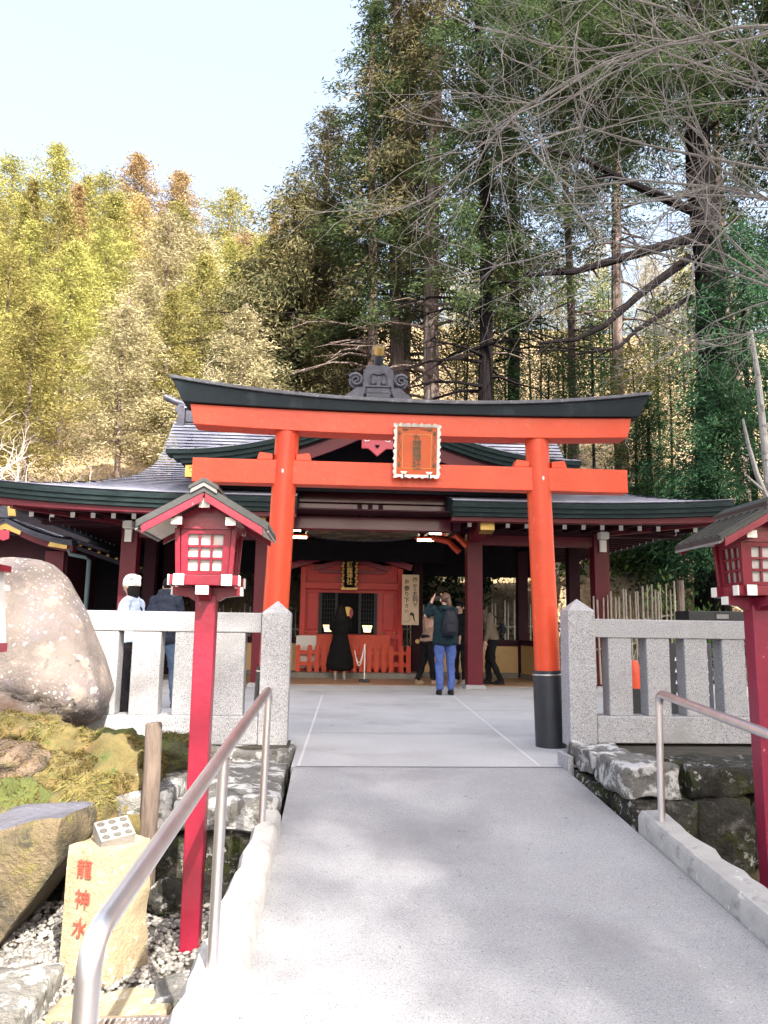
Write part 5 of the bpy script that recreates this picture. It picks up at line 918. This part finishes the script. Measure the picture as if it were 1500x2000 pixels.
for i,(px,y,zb,sc,sz,lab) in enumerate([(1440,17.5,2.6,.62,.5,'dark green drooping conifer in front of the great dark tree'),(1510,18.5,3.4,.9,.85,'dense blue-green conifer at the right edge above the roof corner'),(1290,23,4.6,.5,.4,'small dark conifer left of the great dark trunk')]):
    x=X_at(px,y); t=thing('dark_conifer',lab,'tree',(x,y,hillz(x,y)-.1)); z0=hillz(x,y)-.1
    trunkmesh(zb-z0+sz*9,.12,90+i,3,(1,3),1).build('trunk',m_barkd,None,smooth=True).parent=t; obj_from(CED[2],'crown',t,L_dkg,loc=(0,0,zb-z0),scale=(sc,sc,sz),rz=i*2+1)
# bank shrubs behind the hall
SB=['glossy dark evergreen shrub on the bank behind the hall','shrubs on the bank behind the hall']
for i in range(30):
    y=g.uniform(21,27); px=g.choice((g.uniform(980,1320),g.uniform(1080,1350),g.uniform(860,1000),g.uniform(420,700))); x=X_at(px,y); o=thing('shrub',SB[0],'shrub',(x,y,hillz(x,y)-.1),SB[1])
    obj_from(g.choice(BSH),'foliage',o,g.choice((L_broad,L_dkg,L_broad)),scale=g.uniform(.7,1.4),rz=g.uniform(0,6))
for i in range(7):
    x,y=((7.4,16.9),(8.9,17.6),(10,17.2),(4.9,20.3),(6.6,19.3),(-5.2,20.2),(2.2,20.6))[i]; o=thing('shrub',['leafy bush rising behind the right bamboo fence near its thick end post','dark bush right of the right bamboo fence, above the black rack','farthest right bush behind the right lantern','bush behind the pale bamboo fence at the right end of the hall','tall bush on the bank between the hall corner and the bamboo fence','bush behind the pale bamboo fence at the left of the hall','bush behind the hall, right of the hanging sign'][i],'shrub',(x,y,max(0,hillz(x,y)-.1)),'bushes by the bamboo fences')
    obj_from(BSH[i%3],'foliage',o,L_broad if i!=2 else L_dkg,scale=(.9,.9,(1.35,1.3,1.3,.8,1.0,1.0,.9)[i]),rz=i)
# dry brush on the bank
def brush(name,lab,areas,n,seed,mat):
    r=random.Random(seed); m=MB()
    for x0,x1,y0,y1,h in areas:
        for _ in range(n):
            x,y=r.uniform(x0,x1),r.uniform(y0,y1); p=V((x,y,max(0,hillz(x,y))-.05)); d=V((r.uniform(-1,1),r.uniform(-1,.5),r.uniform(.6,2.0))).normalized(); L=h*r.uniform(.4,1.2); s=V((r.uniform(-1,1),r.uniform(-1,1),0)).normalized()*.010; pts=[]
            for k in range(4): pts.append(p+d*L*k/3+V((0,0,-L*.28*(k/3)**2*r.uniform(.3,1.6)))+V((r.uniform(-.09,.09),r.uniform(-.09,.09),0)))
            for k in range(3): w0,w1=s*(1-k*.3),s*(1-(k+1)*.3); m.add([pts[k]-w0,pts[k]+w0,pts[k+1]+w1,pts[k+1]-w1],[(0,1,2,3)])
    tag(m.build(name,mat,org=(6,18,0),kind='stuff',normals=False),lab,'brush')
brush('dry_brush','tangle of dry brown stems and vines on the bank behind the hall',[(-1,4.5,19.6,22,1.3),(4.5,11,15.5,22,1.5),(-7,-1,19.8,22,1.2)],2300,8,m_twig)
brush('dry_undergrowth','dry straw-coloured undergrowth on the slope under the trees',[(-12,16,22,40,1.4)],6000,9,m_twigb)
# bare branched trees
def bare(m,p,d,L,r,depth,rd,up=.0,kids=4,curl=.22,tmin=.0032):
    pts=[p]; n=5; q=p.copy(); dd=d.copy()
    for k in range(n):
        dd=(dd+V((rd.uniform(-curl,curl),rd.uniform(-curl,curl),rd.uniform(-curl,curl)+up))).normalized(); q=q+dd*L/n; pts.append(q.copy())
    m.tube(pts,[max(tmin,r*(1-.6*k/n)) for k in range(n+1)],6 if depth>2 else 4 if depth>0 else 3,cap=False)
    if depth>0:
        for i in range(kids):
            k=rd.randint(1,n); b=(pts[k]-pts[k-1]).normalized(); s=b.cross(V((rd.uniform(-1,1),rd.uniform(-1,1),rd.uniform(-1,1)))).normalized(); bare(m,pts[k],(b*.75+s*rd.uniform(.5,.95)).normalized(),L*rd.uniform(.42,.68),max(tmin,r*.52),depth-1,rd,up,kids,curl+.05,tmin)
t=thing('bare_tree','leafless tree reaching pale twigs across the upper right from beyond the right edge','tree',(7.6,9.6,0))
rd=random.Random(12); m=MB(); m.tube([(7.6,9.6,-.3),(7.5,9.6,3),(7.3,9.5,6),(7.0,9.4,9),(6.8,9.3,12)],[.24,.2,.16,.12,.07],10); m.build('trunk',m_twig,t,smooth=True)
for z,dx,dy,dz,L,r in ((4.6,-1,-.15,.42,4.2,.035),(5.2,-1,0,.35,4.6,.04),(5.8,-1,-.25,.5,4.5,.04),(6.4,-1,.1,.3,4.8,.045),(7.0,-1,-.1,.32,4.8,.045),(7.7,-1,-.2,.15,4.6,.04),(8.4,-1,0,.1,4.6,.04),(9.2,-1,-.15,-.02,4.6,.04),(10.0,-1,.1,-.2,5.0,.05),(10.8,-1,-.1,-.35,4.6,.05)):
    m=MB(); bare(m,V((7.2-(z-6)*.08,9.45,z)),V((dx,dy,dz)).normalized(),L,r*.68,3,rd,.0,5,.19,.0032); m.build('limb',m_twig,t,smooth=True,sharp=180,normals=False)
for i,(x,y,h,lab) in enumerate(((-8.6,20.5,3.4,'leafless bleached shrub above the left end of the hall roof'),(-11.3,22,3.4,'leafless pale shrub at the left edge above the roof'),(-5.6,27,3.6,'leafless pale shrub among the olive trees behind the left roof'))):
    t=thing('bare_shrub',lab,'shrub',(x,y,hillz(x,y))); rd=random.Random(30+i); m=MB()
    for k in range(5): bare(m,V((x+rd.uniform(-.3,.3),y,hillz(x,y)-.1)),V((rd.uniform(-.6,.6),rd.uniform(-.3,.3),1)).normalized(),h*rd.uniform(.6,1),.045,3,rd,.02,4,.24)
    m.build('branches',m_twigb,t,smooth=True,sharp=180,normals=False)
t=thing('pale_trunk','thin pale leaning bare trunk at the right edge above the lantern roof','tree',(7.3,13.2,0)); m=MB()
m.tube([(7.25,13.2,-.3),(7.2,13.2,2.5),(7.12,13.1,3.6),(7.05,13.05,4.6),(6.98,13,5.7),(6.9,13,6.6)],[.10,.09,.08,.065,.05,.03],9); m.tube([(7.14,13.1,3.3),(6.85,13,3.9),(6.7,12.95,4.4),(6.62,12.95,4.9)],[.05,.045,.035,.02],7); m.tube([(7.0,13.05,3.6),(6.75,12.95,3.75),(6.6,12.9,3.85)],[.03,.02,.012],5); m.tube([(7.05,13.05,4.7),(7.3,13,5.1),(7.5,13,5.5)],[.03,.02,.01],5)
m.build('trunk',m_birch,t,smooth=True)
# tall trees behind the photographer that shade the approach
for i,(x,y,zb,top,sc) in enumerate(SHADE):
    t=thing('shade_cedar','tall cedar standing behind the viewpoint, outside the picture','tree',(x,y,-.62),'cedars behind the viewpoint')
    obj_from(TRK[0],'trunk',t,None,scale=(1.6,1.6,(top-2)/13)); obj_from(SHD,'crown',t,L_dark,loc=(0,0,zb+.62),scale=(sc,sc,(top-zb)/20),rz=i)
